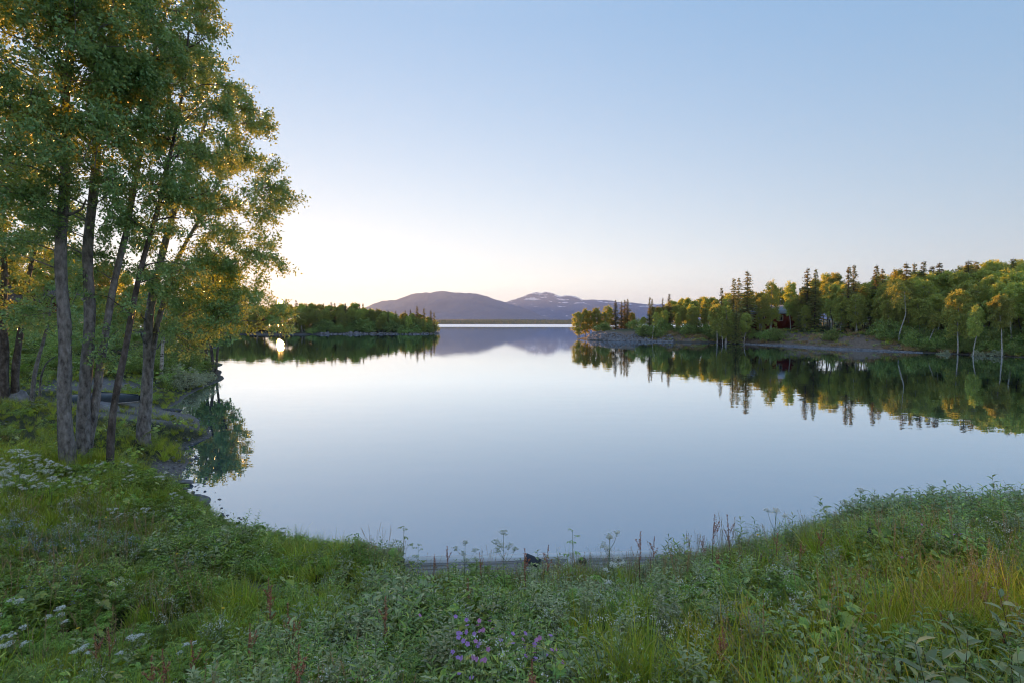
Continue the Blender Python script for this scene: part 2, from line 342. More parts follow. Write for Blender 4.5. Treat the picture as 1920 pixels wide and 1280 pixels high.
def cabin_z(X, Y):
    X = np.asarray(X, float); Y = np.asarray(Y, float)
    d = poly_dist(CABIN_POLY, X, Y); px = 960 + 960 * X / np.maximum(Y, 1)
    h = np.interp(px, [1079, 1120, 1205, 1300, 1400, 1560, 1660, 1720, 1920], [.5, .85, .85, .75, 1.0, .95, .8, .5, .45])
    near_shore = np.clip(1 - (d - 14) / 25, 0, 1); h = h * near_shore + (1 - near_shore)
    z = bank_profile(d, 'cabin') * h
    return z + .28 * fbm(X, Y, 21, 4, .5, .6) * np.clip(d / 4, 0, 1)
def isle_z(X, Y):
    d = poly_dist(ISLE_POLY, np.asarray(X, float), np.asarray(Y, float))
    return bank_profile(d, 'isle') + .15 * fbm(X, Y, 22, 4, .4, .6) * np.clip(d / 3, 0, 1)
V, F = grid_mesh(np.concatenate([np.arange(14, 75, .75), np.arange(75, 235, 4)]), np.concatenate([np.arange(22, 165, .75), np.arange(165, 212, 4)]), cabin_z, lambda X, Y, Z: Z > -.6)
MB().add(V, F).build('cabin_bank', ground_mat('cabin_bank', (.085, .075, .06), (.20, .15, .115), (.06, .08, .03), .22, 2.1, None, .3, .55), smooth=True, kind='structure', label='wooded bank of earth and gravel with the red cabin')
V, F = grid_mesh(np.arange(-300, -24, 2.0), np.arange(165, 285, 1.6), isle_z, lambda X, Y, Z: Z > -.6)
MB().add(V, F).build('island_terrain', ground_mat('island_terrain', (.12, .115, .115), (.09, .08, .06), (.03, .04, .02), .3, .8, None, .25, .5), smooth=True, kind='structure', label='low wooded island across the lake')

# lake bed and lake
MB().add([(-11500, -1500, -3), (11500, -1500, -3), (11500, 10500, -3), (-11500, 10500, -3)], [[0, 1, 2, 3]]).build('lake_bed', M['soil'], kind='structure', label='dark bed of the lake')
m, N, Lk, o = new_mat('lake_water')
g = N.new('ShaderNodeNewGeometry'); sx = N.new('ShaderNodeSeparateXYZ'); Lk.new(g.outputs['Position'], sx.inputs[0])
nz = N.new('ShaderNodeTexNoise'); nz.inputs['Scale'].default_value = .9; nz.inputs['Detail'].default_value = 3
mp = N.new('ShaderNodeMapping'); mp.inputs['Scale'].default_value = (.6, 1.0, 1); Lk.new(g.outputs['Position'], mp.inputs[0]); Lk.new(mp.outputs[0], nz.inputs['Vector'])
bp = N.new('ShaderNodeBump'); bp.inputs['Strength'].default_value = .05; bp.inputs['Distance'].default_value = .1; Lk.new(nz.outputs[0], bp.inputs['Height'])
wn2 = N.new('ShaderNodeTexNoise'); wn2.inputs['Scale'].default_value = .006; wn2.inputs['Detail'].default_value = 3; Lk.new(g.outputs['Position'], wn2.inputs['Vector'])
wy = N.new('ShaderNodeMath'); wy.operation = 'MULTIPLY_ADD'; Lk.new(wn2.outputs[0], wy.inputs[0]); wy.inputs[1].default_value = 110; Lk.new(sx.outputs[1], wy.inputs[2])
wr = N.new('ShaderNodeMapRange'); wr.interpolation_type = 'SMOOTHSTEP'; Lk.new(wy.outputs[0], wr.inputs[0])       # wind-ruffled water far out on the open lake
wr.inputs[1].default_value = 500; wr.inputs[2].default_value = 680; wr.inputs[3].default_value = .007; wr.inputs[4].default_value = .42
gl = N.new('ShaderNodeBsdfGlossy'); gl.inputs[0].default_value = (.84, .93, 1.0, 1); Lk.new(wr.outputs[0], gl.inputs['Roughness']); Lk.new(bp.outputs[0], gl.inputs['Normal'])
df = N.new('ShaderNodeBsdfDiffuse'); df.inputs[0].default_value = (.045, .075, .12, 1)
fr = N.new('ShaderNodeFresnel'); fr.inputs[0].default_value = 1.33
fm = N.new('ShaderNodeMapRange'); Lk.new(fr.outputs[0], fm.inputs[0]); fm.inputs[1].default_value = .02; fm.inputs[2].default_value = .5; fm.inputs[3].default_value = .40; fm.inputs[4].default_value = .97
ms = N.new('ShaderNodeMixShader'); Lk.new(fm.outputs[0], ms.inputs[0]); Lk.new(df.outputs[0], ms.inputs[1]); Lk.new(gl.outputs[0], ms.inputs[2]); Lk.new(ms.outputs[0], o.inputs[0])
M['water'] = m
MB().add([(-5000, -30, 0), (5000, -30, 0), (5000, 2600, 0), (-5000, 2600, 0)], [[0, 1, 2, 3]]).build('lake_water', M['water'], kind='structure', label='calm mirror-like lake')

# far shore: a low wooded rise, then the mountains
def far_z(X, Y): return np.clip((Y - 1795) / 60, -.1, 1) * 3 + np.clip((Y - 1850) / 500, 0, 1) * (16 + 5 * fbm(X, Y, 31, 3, .004)) + 0 * X
V, F = grid_mesh(np.linspace(-2600, 3200, 140), np.linspace(1780, 2580, 30), far_z)
FAR_GREEN = noise_mat('far_forest', [(.3, (.05, .06, .035)), (.7, (.09, .10, .06))], scale=.05, bump=0)
MB().add(V, F).build('far_shore_terrain', FAR_GREEN, smooth=True, kind='structure', label='low far shore of the lake')
rng = np.random.default_rng(5); n = 9000
tx = rng.uniform(-1500, 2200, n); ty = 1805 + 300 * rng.random(n) ** 1.6; th = rng.uniform(5, 11, n); tr = th * rng.uniform(.22, .42, n)
tz = far_z(tx, ty); an = np.linspace(0, 2 * math.pi, 5, endpoint=False)
ringv = np.stack([tx[:, None] + tr[:, None] * np.cos(an), ty[:, None] + tr[:, None] * np.sin(an), np.repeat(tz[:, None] + th[:, None] * .12, 5, 1)], -1)
V = np.concatenate([ringv, np.stack([tx, ty, tz + th], -1)[:, None]], 1).reshape(-1, 3); i = np.arange(n)[:, None] * 6
MB().add(V, np.concatenate([i + np.array([k, (k + 1) % 5, 5]) for k in range(5)])).build('far_treeline', M['needle'], kind='stuff', label='dark strip of forest along the far shore')

def mountain(name, prof, depth, spread, seed, mat, label, base=-2):
    px = np.array([p for p, _ in prof]); py = np.array([q for _, q in prof])
    xw = (px - 960) / FPX * depth; zw = CAM_Z + (HOR - py) / FPX * depth
    xs = np.linspace(xw[0], xw[-1], 300); t = np.concatenate([-np.linspace(1, 0, 46) ** 1.3, np.linspace(0, 1, 16)[1:] ** 1.2])
    def zf(X, T):
        H = np.interp(X, xw, zw) + 10 * fbm(X, 0 * X, seed + 1, 3, .012, .6)
        a = np.abs(T); f = 1 - a ** .85
        rid = 1 - np.abs(fbm(X, T * spread, seed, 5, .0016, .55))
        return base + (H - base) * np.clip(f + (rid - .75) * .5 * np.clip(a * 3, 0, 1) * (1 - a), 0, 1.0 - a * .12)
    V, F = grid_mesh(xs, t, zf); V[:, 1] = depth + V[:, 1] * spread
    return MB().add(V, F).build(name, mat, smooth=True, kind='structure', label=label)
def mountain_mat(name, stops, snow, zlo, thr):  # stops: rock colours lightened and blued in place of thicker haze
    m = noise_mat(name, stops, scale=.002, bump=.0, rough=.95)
    N, Lk = m.node_tree.nodes, m.node_tree.links; p = [q for q in N if q.type == 'BSDF_PRINCIPLED'][0]; old = p.inputs['Base Color'].links[0].from_socket
    g = N.new('ShaderNodeNewGeometry'); sx = N.new('ShaderNodeSeparateXYZ'); Lk.new(g.outputs['Position'], sx.inputs[0])
    mp = N.new('ShaderNodeMapping'); mp.inputs['Scale'].default_value = (.0022, .0012, .011); mp.inputs['Rotation'].default_value = (0, .2, 0); Lk.new(g.outputs['Position'], mp.inputs[0])
    nz = N.new('ShaderNodeTexNoise'); nz.inputs['Scale'].default_value = 2.2; nz.inputs['Detail'].default_value = 4; nz.inputs['Roughness'].default_value = .5; Lk.new(mp.outputs[0], nz.inputs['Vector'])
    hr = N.new('ShaderNodeMapRange'); Lk.new(sx.outputs[2], hr.inputs[0]); hr.inputs[1].default_value = zlo; hr.inputs[2].default_value = zlo * 2.6; hr.inputs[3].default_value = -.12; hr.inputs[4].default_value = .06
    ad = N.new('ShaderNodeMath'); Lk.new(nz.outputs[0], ad.inputs[0]); Lk.new(hr.outputs[0], ad.inputs[1])
    st = N.new('ShaderNodeMapRange'); Lk.new(ad.outputs[0], st.inputs[0]); st.inputs[1].default_value = thr; st.inputs[2].default_value = thr + .03
    mx = N.new('ShaderNodeMix'); mx.data_type = 'RGBA'; Lk.new(st.outputs[0], mx.inputs[0]); Lk.new(old, mx.inputs[6]); mx.inputs[7].default_value = rgba(snow); Lk.new(mx.outputs[2], p.inputs['Base Color'])
    return m
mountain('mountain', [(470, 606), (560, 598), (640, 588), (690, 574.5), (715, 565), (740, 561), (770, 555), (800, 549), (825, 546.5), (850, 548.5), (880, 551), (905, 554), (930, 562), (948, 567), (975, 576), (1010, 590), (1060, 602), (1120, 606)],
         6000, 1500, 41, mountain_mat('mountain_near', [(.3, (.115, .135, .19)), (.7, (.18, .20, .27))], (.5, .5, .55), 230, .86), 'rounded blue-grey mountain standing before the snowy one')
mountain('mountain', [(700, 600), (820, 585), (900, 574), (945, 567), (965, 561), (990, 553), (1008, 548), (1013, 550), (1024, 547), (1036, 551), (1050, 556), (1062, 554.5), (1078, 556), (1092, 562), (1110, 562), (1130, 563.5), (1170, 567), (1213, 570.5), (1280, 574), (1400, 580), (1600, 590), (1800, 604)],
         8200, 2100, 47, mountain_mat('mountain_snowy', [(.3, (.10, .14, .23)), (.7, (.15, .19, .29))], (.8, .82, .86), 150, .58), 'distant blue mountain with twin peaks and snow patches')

# the air between: pale even haze
m, N, Lk, o = new_mat('haze')
pv = N.new('ShaderNodeVolumePrincipled'); pv.inputs['Color'].default_value = (.40, .55, 1.0, 1); pv.inputs['Density'].default_value = HAZE = 7.5e-5
pv.inputs['Anisotropy'].default_value = .2
Lk.new(pv.outputs[0], o.inputs['Volume'])
hz = MB().add(*box(-11900, 11900, -1900, 10900, -4, 560)).build('haze', m, kind='stuff', label='thin evening haze over the lake and mountains')

m, N, Lk, o = new_mat('sun_glow'); em = N.new('ShaderNodeEmission'); em.inputs[0].default_value = (1, .62, .25, 1); em.inputs[1].default_value = 60
tp = N.new('ShaderNodeBsdfTransparent'); ad = N.new('ShaderNodeAddShader'); Lk.new(em.outputs[0], ad.inputs[0]); Lk.new(tp.outputs[0], ad.inputs[1]); Lk.new(ad.outputs[0], o.inputs[0])
th, ph_ = np.meshgrid(np.linspace(0, math.pi, 13), np.linspace(0, 2 * math.pi, 25)[:-1], indexing='ij'); R_ = 40000 * math.tan(math.radians(.265))
Vs = np.stack([np.sin(th) * np.cos(ph_), np.sin(th) * np.sin(ph_), np.cos(th)], -1).reshape(-1, 3) * R_; i_ = np.arange(12)[:, None] * 24 + np.arange(24)[None]; k_ = np.arange(12)[:, None] * 24 + (np.arange(24)[None] + 1) % 24
MB().add(Vs, np.stack([i_, i_ + 24, k_ + 24, k_], -1).reshape(-1, 4)).build('sun_in_sky', m, kind='structure', label='low evening sun over the island', loc=tuple(SUN * 40000 + np.array([0, 0, CAM_Z])))
# ------------------------------------------------------------------ trees
def ellipsoid_points(rng, n, c, r, shell=.35):
    d = norm(rng.normal(size=(n, 3))); rad = (shell + (1 - shell) * rng.random(n)) ** (1 / 2.2)
    return np.asarray(c) + d * rad[:, None] * np.asarray(r)

def grow(rng, stems, clusters, r_tip=.008, k=.0105, sides=(9, 5), bow=.12, low=.25):
    """branches grown from the stems to every leaf cluster; returns a bark mesh builder and the twig direction of each cluster"""
    mb = MB(); NP = []; ND = []
    for pts, r0, r1 in stems:
        pts = np.asarray(pts, float); seg = np.concatenate([[0], np.cumsum(np.linalg.norm(np.diff(pts, axis=0), axis=1))])
        n = max(8, int(seg[-1] / .35)); t = np.linspace(0, seg[-1], n)
        q = np.stack([np.interp(t, seg, pts[:, i]) for i in range(3)], 1)
        for _ in range(2): q[1:-1] = .25 * q[:-2] + .5 * q[1:-1] + .25 * q[2:]
        rr = r1 + (r0 - r1) * (1 - t / t[-1]) ** .9
        rr *= .9 * (1 + .7 * np.exp(-t / (r0 * 1.8))) + .05 * np.sin(t * 5 + rng.random() * 6)
        q = q + (r0 * .12) * np.stack([np.sin(t * 2.1 + r0 * 90), np.cos(t * 1.7 + r0 * 50), 0 * t], 1) * np.clip(t, 0, 1)[:, None]
        mb.add(*tube(q, rr, sides[0]))
        s0 = int(n * low); NP.append(q[s0:]); ND.append(np.zeros(len(q) - s0))
    NP = np.concatenate(NP); ND = np.concatenate(ND); tw = []
    d0 = np.array([np.min(np.linalg.norm(NP - c, axis=1)) for c in clusters]); order = np.argsort(d0)
    dirs = np.zeros((len(clusters), 3)); br = []
    for ci in order:
        c = clusters[ci]; v = c - NP; dist = np.linalg.norm(v, axis=1); hor = np.hypot(v[:, 0], v[:, 1])
        cost = dist + .9 * np.clip(.25 * hor - v[:, 2], 0, None) + .25 * ND
        j = int(np.argmin(cost)); a = NP[j]; L = dist[j]
        n = max(4, int(L / .3) + 2); t = np.linspace(0, 1, n)[:, None]
        p = a + (c - a) * t + np.array([0, 0, 1.]) * (bow * L * np.sin(math.pi * t) * rng.uniform(-.3, 1.2)) + rng.normal(size=(n, 3)) * .035 * min(L, 1.5) * np.sin(math.pi * t)
        br.append((p, ND[j], L)); NP = np.concatenate([NP, p[1:]]); ND = np.concatenate([ND, ND[j] + 1 + np.linspace(0, 1, n - 1)])
        dirs[ci] = norm(p[-1] - p[-2])
    for p, g, L in br:
        r0 = max(r_tip * 1.3, k * (L + .6) * (1.25 if g < 1 else .75)); mb.add(*tube(p, np.linspace(r0, r_tip * .6, len(p)), sides[1] if r0 > .014 else 3))
    return mb, dirs

def sprays(rng, clusters, dirs, per, spread, L, W, twigs=4, droop=.35, full=False, tw_r=.004):
    """leaves hung along little twigs that fan out of every cluster"""
    nC = len(clusters); tb = MB(); B = []; DD = []
    td = norm(np.repeat(dirs, twigs, 0) * .7 + rng.normal(size=(nC * twigs, 3)) * np.array([.8, .8, .55])); tl = spread * rng.uniform(.6, 1.35, nC * twigs)
    base = np.repeat(clusters, twigs, 0)
    if tw_r:
        for b, d, l in zip(base, td, tl): tb.add(*tube(np.array([b, b + d * l * .55 + [0, 0, -.02 * l], b + d * l - np.array([0, 0, .12 * l])]), [tw_r, tw_r * .7, tw_r * .3], 3))
    n = nC * per; k = rng.integers(0, nC * twigs, n); t = rng.random(n) ** .7
    pos = base[k] + td[k] * (tl[k] * t)[:, None] - np.array([0, 0, .12]) * (tl[k] * t * t)[:, None] + rng.normal(size=(n, 3)) * spread * .16
    d = norm(td[k] * .5 + rng.normal(size=(n, 3)) * .75 + np.array([0, 0, -droop]))
    nr = norm(rng.normal(size=(n, 3)) * .7 + np.array([0, 0, .8]))
    s = rng.uniform(.65, 1.25, n)
    return tb, MB().add(*leaf_diamond(pos, d, nr, L * s, W * s * rng.uniform(.8, 1.15, n)))

def px_ell(rng, blobs, dens):
    out = []
    for cx, cy, y, rx, ry, rd, f in blobs:
        c = D(cx, cy, y); r = np.array([rx * y / FPX, rd, ry * y / FPX]); n = max(3, int(4.19 * r.prod() * dens * f)); out.append(ellipsoid_points(rng, n, c, r))
    return np.concatenate(out)

def shore_tree(seed, stems, blobs, label, bark='bark_grey', dens=7.5, per=235, spread=.40, L=.080, W=.042, group='tall trees on the grassy shore'):
    rng = np.random.default_rng(seed); st = []
    for path, y, r0, r1 in stems:
        pts = [D(px, py, y + dy) for px, py, dy in path]; pts[0] = pts[0] - np.array([0, 0, .25]); st.append((pts, r0, r1))
    base = D(path[0][0] if len(stems) == 1 else stems[0][0][0][0], stems[0][0][0][1], stems[0][1] + stems[0][0][0][2])
    cl = px_ell(rng, blobs, dens)
    mb, dirs = grow(rng, st, cl)
    tb, lf = sprays(rng, cl, dirs, per, spread, L, W)
    for v_, (f_, _) in zip(tb.V, tb.F): mb.F.append((f_ + mb.n, 1))
    mb.V += tb.V; mb.n += tb.n
    for m_ in (mb, lf): m_.V = [v - base for v in m_.V]
    return thing('broadleaf_tree', [('trunk', mb.mesh('trunk', [M[bark], M['bark_twig']], True)), ('crown', lf.mesh('crown', M['leaf_tree']))], base, label, 'tree', group)

# blobs: crown masses as (photo x, photo y, depth, radius x, radius y in photo pixels, half depth in metres, density)
shore_tree(101, [([(127, 878, 0), (121, 720, 0), (117, 560, 0), (116, 400, 0), (122, 250, .1), (130, 100, .2), (140, -60, .2), (150, -260, .2)], 10.7, .155, .03)],
           [(70, 110, 9.9, 170, 150, 1.5, 1.0), (190, 40, 10.0, 120, 120, 1.3, 1.1), (40, 300, 10.2, 90, 90, 1.1, .8), (90, -170, 10.7, 230, 190, 2.0, .55), (180, 190, 10.6, 90, 70, 1.0, .8), (110, 250, 9.6, 110, 70, .8, .8), (30, 420, 10.4, 70, 60, .8, .7), (150, 330, 9.9, 70, 50, .6, .6)],
           'tall tree with the thickest, straightest pale grey trunk on the shore')
shore_tree(102, [([(150, 864, 0), (160, 760, 0), (163, 650, 0), (168, 560, 0), (166, 460, 0), (175, 330, 0), (190, 180, 0), (215, 20, 0), (230, -160, 0)], 11.3, .15, .03),
                 ([(156, 862, .15), (178, 770, .15), (186, 690, .15), (203, 600, .2), (215, 520, .3), (240, 420, .4), (262, 300, .5), (285, 160, .6), (300, 20, .6)], 11.3, .10, .03)],
           [(250, 90, 11.2, 95, 110, 1.3, .95), (240, 230, 11.6, 120, 90, 1.2, .5), (180, 380, 11.2, 90, 70, 1.0, .5), (230, -120, 11.3, 180, 150, 2.0, .5), (300, 20, 11.8, 60, 80, .9, .7), (215, 640, 11.4, 40, 50, .5, .7), (200, 290, 10.9, 90, 60, .7, .8), (150, 440, 11.8, 90, 60, .9, .5), (225, 520, 11.8, 60, 60, .8, .5), (100, 560, 12.2, 60, 50, .8, .5)],
           'forked tree with two grey stems rising from one foot on the shore')
shore_tree(103, [([(206, 884, 0), (205, 830, 0), (211, 775, 0), (222, 715, 0), (236, 650, .1), (252, 560, .2), (272, 470, .4), (300, 380, .6), (325, 270, .8), (345, 150, .9), (355, 60, .9)], 11.0, .085, .02)],
           [(345, 190, 12.0, 80, 110, 1.2, .7), (330, 330, 11.9, 110, 80, 1.2, .45), (290, 470, 11.6, 70, 60, .9, .5), (370, 90, 12.0, 40, 50, .7, .8), (250, 560, 11.5, 60, 50, .8, .45), (290, 390, 11.2, 70, 60, .7, .6), (300, 260, 11.3, 70, 70, .8, .7)],
           'slim tree with a crooked dark leaning trunk on the shore', bark='bark_dark')
shore_tree(104, [([(268, 832, 0), (272, 760, 0), (275, 690, 0), (279, 620, 0), (284, 570, 0), (300, 480, 0), (330, 390, 0), (365, 290, 0), (395, 200, 0)], 14.3, .175, .03),
                 ([(272, 832, .05), (277, 760, .05), (281, 690, .05), (296, 600, .1), (325, 500, .3), (370, 420, .4), (410, 340, .4)], 14.3, .12, .025)],
           [(420, 240, 14.3, 65, 95, 1.4, .65), (450, 340, 14.4, 85, 80, 1.5, .6), (455, 450, 14.2, 70, 75, 1.4, .55), (390, 540, 14.0, 80, 55, 1.3, .8), (465, 580, 14.1, 68, 32, 1.0, 1.5), (370, 598, 13.8, 70, 28, 1.0, 1.3),
            (350, 430, 14.6, 90, 80, 1.4, .4), (515, 375, 14.4, 30, 36, .6, .7), (520, 596, 14.0, 24, 13, .4, 3.2), (245, 610, 13.6, 36, 36, .7, .8), (330, 640, 13.6, 26, 16, .4, 1.4), (410, 150, 14.3, 40, 55, .9, .8), (480, 215, 14.3, 26, 40, .6, .6), (490, 500, 14.2, 28, 40, .7, .8), (330, 530, 14.4, 60, 50, 1.0, .5), (440, 520, 14.0, 60, 40, .9, .6)],
           'wide-crowned tree by the water with sunlit leaves over the lake', dens=7.8, per=215, L=.082, W=.044)
shore_tree(105, [([(8, 754, 0), (8, 680, 0), (4, 610, 0), (10, 540, 0), (0, 420, 0), (-10, 250, 0)], 19.0, .17, .04), ([(26, 753, .3), (30, 690, .3), (38, 610, .3), (48, 560, .4), (62, 480, .5), (80, 380, .5)], 19.0, .15, .04)],
           [(30, 500, 18.4, 110, 70, 1.8, .6), (20, 380, 19.0, 110, 90, 2.0, .5), (70, 590, 18.0, 65, 30, 1.1, .7), (-60, 250, 19.0, 160, 160, 2.5, .4)],
           'dark double-stemmed tree standing by a grey boulder on the lawn', bark='bark_dark', dens=4.0, per=150, L=.12, W=.065, spread=.5)
shore_tree(106, [([(58, 757, 0), (62, 710, 0), (70, 675, 0), (82, 640, 0), (92, 600, 0), (98, 560, 0)], 18.5, .09, .03), ([(74, 738, 2.5), (76, 700, 2.3), (86, 675, 2.2), (104, 668, 2)], 18.5, .05, .02)],
           [(105, 590, 18.3, 50, 28, .8, .7), (110, 520, 18.5, 55, 45, .9, .5)], 'small tree with a thin leaning trunk beside the lawn', bark='bark_grey', dens=5, per=130, L=.11, W=.06)
shore_tree(107, [([(300, 706, 0), (303, 680, 0), (305, 650, 0), (309, 610, 0), (316, 560, 0)], 31.0, .13, .04)],
           [(315, 600, 31, 30, 40, 1.2, .9), (310, 550, 31, 36, 40, 1.4, .8)], 'white-barked birch on the spit behind the gravel landing', bark='bark_birch', dens=2.5, per=130, L=.16, W=.09, spread=.6)

# --- prototypes of the trees across the water, shared by their copies
def far_broadleaf(seed, h, crown_lo, wid, nC, bark='bark_birch', lean=0.0, stems=1, leaf='leaf_birch', per=130, L=.22):
    rng = np.random.default_rng(seed); st = []
    for s in range(stems):
        a = rng.uniform(0, 6.28); off = np.array([math.cos(a), math.sin(a), 0]) * (.25 * s)
        top = np.array([lean * h + rng.normal() * .04 * h + off[0] * 3, rng.normal() * .04 * h + off[1] * 3, h * .93])
        mid = top * .5 + off * .7 + np.array([rng.normal(), rng.normal(), 0]) * .035 * h - np.array([lean * h * .1, 0, 0])
        st.append(([off - [0, 0, .3], off * .8 + [lean * .1 * h, 0, h * .15], mid, top], .012 * h + .03, .02))
    z = crown_lo + (1 - crown_lo) * rng.random(nC) ** .85; a = rng.uniform(0, 6.28, nC)
    u = (z - crown_lo) / (1 - crown_lo); prof = np.sqrt(np.clip(u * 1.05 + .12, 0, 1)) * np.sqrt(np.clip(1.06 - u ** 2.2, 0, 1))
    lob = 1 + .3 * np.sin(a * 2 + rng.random() * 6) + .22 * np.sin(a * 3 + u * 7 + rng.random() * 6)
    r = wid * prof * lob * np.sqrt(rng.uniform(.12, 1, nC))
    cl = np.stack([r * np.cos(a) + lean * h * z, r * np.sin(a), z * h], 1)
    mb, dirs = grow(rng, st, cl, r_tip=.012, k=.010, sides=(6, 3), low=.35)
    _, lf = sprays(rng, cl, dirs, per, .085 * h * .9, L, L * .62, twigs=4, tw_r=0)
    return [('trunk', mb.mesh('trunk', M[bark], True)), ('crown', lf.mesh('crown', M[leaf]))]
def far_spruce(seed, h, wid, sparse=1.0):
    rng = np.random.default_rng(seed); tr = MB().add(*tube([(0, 0, -.3), (0, 0, h * .5), (rng.normal() * .05, 0, h)], [.014 * h + .03, .009 * h + .02, .01], 6)); B = []; Dv = []; Ls = []; Ws = []
    z = h * .06
    while z < h * .985:
        u = z / h; R = wid * 1.2 * (1 - u) ** .9 * (1 + .28 * math.sin(z * 3.1 + seed)) + .15; nb = max(6, int((9 * (1 - u) + 7) * sparse))
        for b in range(nb):
            a = rng.uniform(0, 6.28); Lb = R * rng.uniform(.6, 1.15); up = .25 * (u - .35); dz = rng.uniform(-.12, .12)
            o = np.array([math.cos(a), math.sin(a), 0]); m = max(3, int(Lb / .16))
            for t in np.linspace(.12, 1, m):
                p = o * Lb * t + np.array([0, 0, z + dz + Lb * (up * t - .38 * t * t + .2 * t ** 3)])
                for sgn in (-1, 1, 0):
                    side = np.array([-o[1], o[0], 0]) * sgn; B.append(p); Dv.append(o * .75 + side * .8 + np.array([0, 0, rng.uniform(-.55, .1)])); Ls.append((.42 * (1 - .4 * t) * rng.uniform(.7, 1.2)) * (.55 + .45 * min(1, R))); Ws.append(.12 + .1 * min(1, R))
        z += .26 + .16 * (1 - u)
    B = np.array(B); Dv = norm(np.array(Dv)); n = norm(rng.normal(size=B.shape) * .5 + np.array([0, 0, 1]))
    nd = MB().add(*leaf_diamond(B, Dv, n, np.array(Ls), np.array(Ws), -.2))
    return [('trunk', tr.mesh('trunk', M['bark_dark'], True)), ('crown', nd.mesh('crown', M['needle']))]
def far_bush(seed, h, wid, nC, leaf='leaf_bush', L=.2, per=44):
    rng = np.random.default_rng(seed); d = norm(rng.normal(size=(nC, 3))); d[:, 2] = np.abs(d[:, 2]); r = rng.uniform(.45, 1, nC)[:, None]
    cl = d * r * np.array([wid, wid, h * .9]) * (1 + .25 * np.sin(d[:, :1] * 5 + seed)) + np.array([0, 0, .12 * h])
    st = [([(0, 0, -.2), (rng.normal() * .1 * wid, rng.normal() * .1 * wid, h * .35), (rng.normal() * .3 * wid, rng.normal() * .3 * wid, h * .75)], .05, .015) for _ in range(3)]
    mb, dirs = grow(rng, st, cl, r_tip=.008, k=.007, sides=(5, 3), low=.1)
    _, lf = sprays(rng, cl, dirs, per, .2 * h + .12, L, L * .55, twigs=4, tw_r=0)
    return [('stem', mb.mesh('stem', M['bark_twig'], True)), ('foliage', lf.mesh('foliage', M[leaf]))]
BIRCH = [far_broadleaf(200, 9, .28, 1.7, 100), far_broadleaf(201, 9, .36, 1.5, 90), far_broadleaf(202, 9, .2, 1.9, 120, stems=2), far_broadleaf(203, 9, .42, 1.6, 85, lean=.06), far_broadleaf(204, 9, .15, 2.0, 130, stems=3), far_broadleaf(205, 9, .3, 1.4, 80, bark='bark_dark'), far_broadleaf(206, 9, .5, 1.5, 70, lean=-.05)]
SPRUCE = [far_spruce(220, 10, 1.6, .85), far_spruce(221, 10, 1.3, .75), far_spruce(222, 10, 1.9, .7), far_spruce(223, 10, 1.1, .7)]
BUSH = [far_bush(230, 2.2, 1.4, 60), far_bush(231, 2.2, 1.7, 75), far_bush(232, 2.2, 1.2, 55)]
GREYBUSH = [far_bush(235, 1.0, 1.1, 45, 'leaf_grey', .16)]
rng = np.random.default_rng(77)
def place(name, proto, h0, x, y, z, top, label, cat, group, wf=1.0):
    s = (top - z) / h0; w = s * wf * rng.uniform(.9, 1.12)
    return thing(name, proto, (x, y, z - .05), label, cat, group, rng.uniform(0, 6.28), (w, w, s))
def top_z(py, y): return CAM_Z + (HOR - py) / FPX * y
def at_px(px, y): return (px - 960) / FPX * y

# far bank with the cabin
CAN = np.array([(1078, 596), (1090, 588), (1110, 583), (1128, 580), (1140, 578), (1160, 576), (1185, 582), (1200, 592), (1208, 577), (1225, 570), (1245, 566), (1270, 563), (1300, 561), (1330, 557), (1360, 553), (1385, 552), (1420, 548), (1433, 548), (1440, 537), (1457, 535), (1461, 562), (1466, 562), (1472, 538), (1500, 533), (1525, 528), (1545, 520), (1568, 517), (1580, 530), (1610, 528), (1640, 523), (1680, 512), (1720, 512), (1760, 514), (1800, 508), (1840, 496), (1865, 490), (1890, 492), (1930, 494), (2000, 488), (2200, 470)])
def can(px): return np.interp(px, CAN[:, 0], CAN[:, 1])
L_SPR = 'dark pointed spruce rising above the birch wood {}'
for px, py, y, k, wf in [(1218, 556, 122, 3, .9), (1222, 559, 124, 1, .8), (1242, 558, 124, 3, .8), (1254, 550, 120, 1, .9), (1352, 537, 106, 3, .8), (1375, 520, 105, 1, .85), (1384, 519, 108, 0, .9), (1512, 501, 98, 0, .9), (1527, 503, 97, 1, .85), (1589, 497, 90, 3, .9), (1599, 495, 92, 1, .9),
                         (1640, 496, 92, 1, 1), (1652, 502, 94, 0, .9), (1696, 491, 90, 0, 1.15), (1712, 492, 92, 1, 1), (1728, 488, 92, 1, 1), (1744, 496, 90, 3, 1), (1758, 490, 91, 0, 1), (1812, 487, 86, 2, 1.1), (1826, 488, 88, 2, 1), (1860, 497, 84, 1, 1), (1896, 483, 84, 1, 1.1), (1940, 486, 82, 0, 1), (1990, 480, 80, 1, 1)]:
    x = at_px(px, y); z = float(cabin_z(np.array([x]), np.array([y]))[0]); place('spruce_tree', SPRUCE[k], 10, x, y, z, top_z(py, y), L_SPR.format('by the stony point' if px < 1300 else 'close beside the tallest one' if px < 1450 else 'behind the cabin gable' if px < 1560 else 'above the earth slope' if px < 1670 else 'in the row above the leaning birch' if px < 1780 else 'behind the silvery shore willows'), 'tree', 'spruces in the wood on the cabin bank', wf)
x = at_px(1400, 103); place('spruce_tree', SPRUCE[0], 10, x, 103, float(cabin_z(np.array([x]), np.array([103.]))[0]), top_z(506, 103), 'tallest spruce of the group beside the red cabin', 'tree', None, 1.15)
for px, py, y, k in [(1154, 562, 137, 1), (1165, 564, 138, 3), (1176, 560, 137, 1), (1171, 561, 139, 3)]:
    x = at_px(px, y); z = float(cabin_z(np.array([x]), np.array([y * 1.0]))[0]); place('spruce_tree', SPRUCE[k], 10, x, y, max(z, .3), top_z(py, y), 'spruce in the close clump near the tip of the stony point', 'tree', 'spruces on the stony point', 1.1)
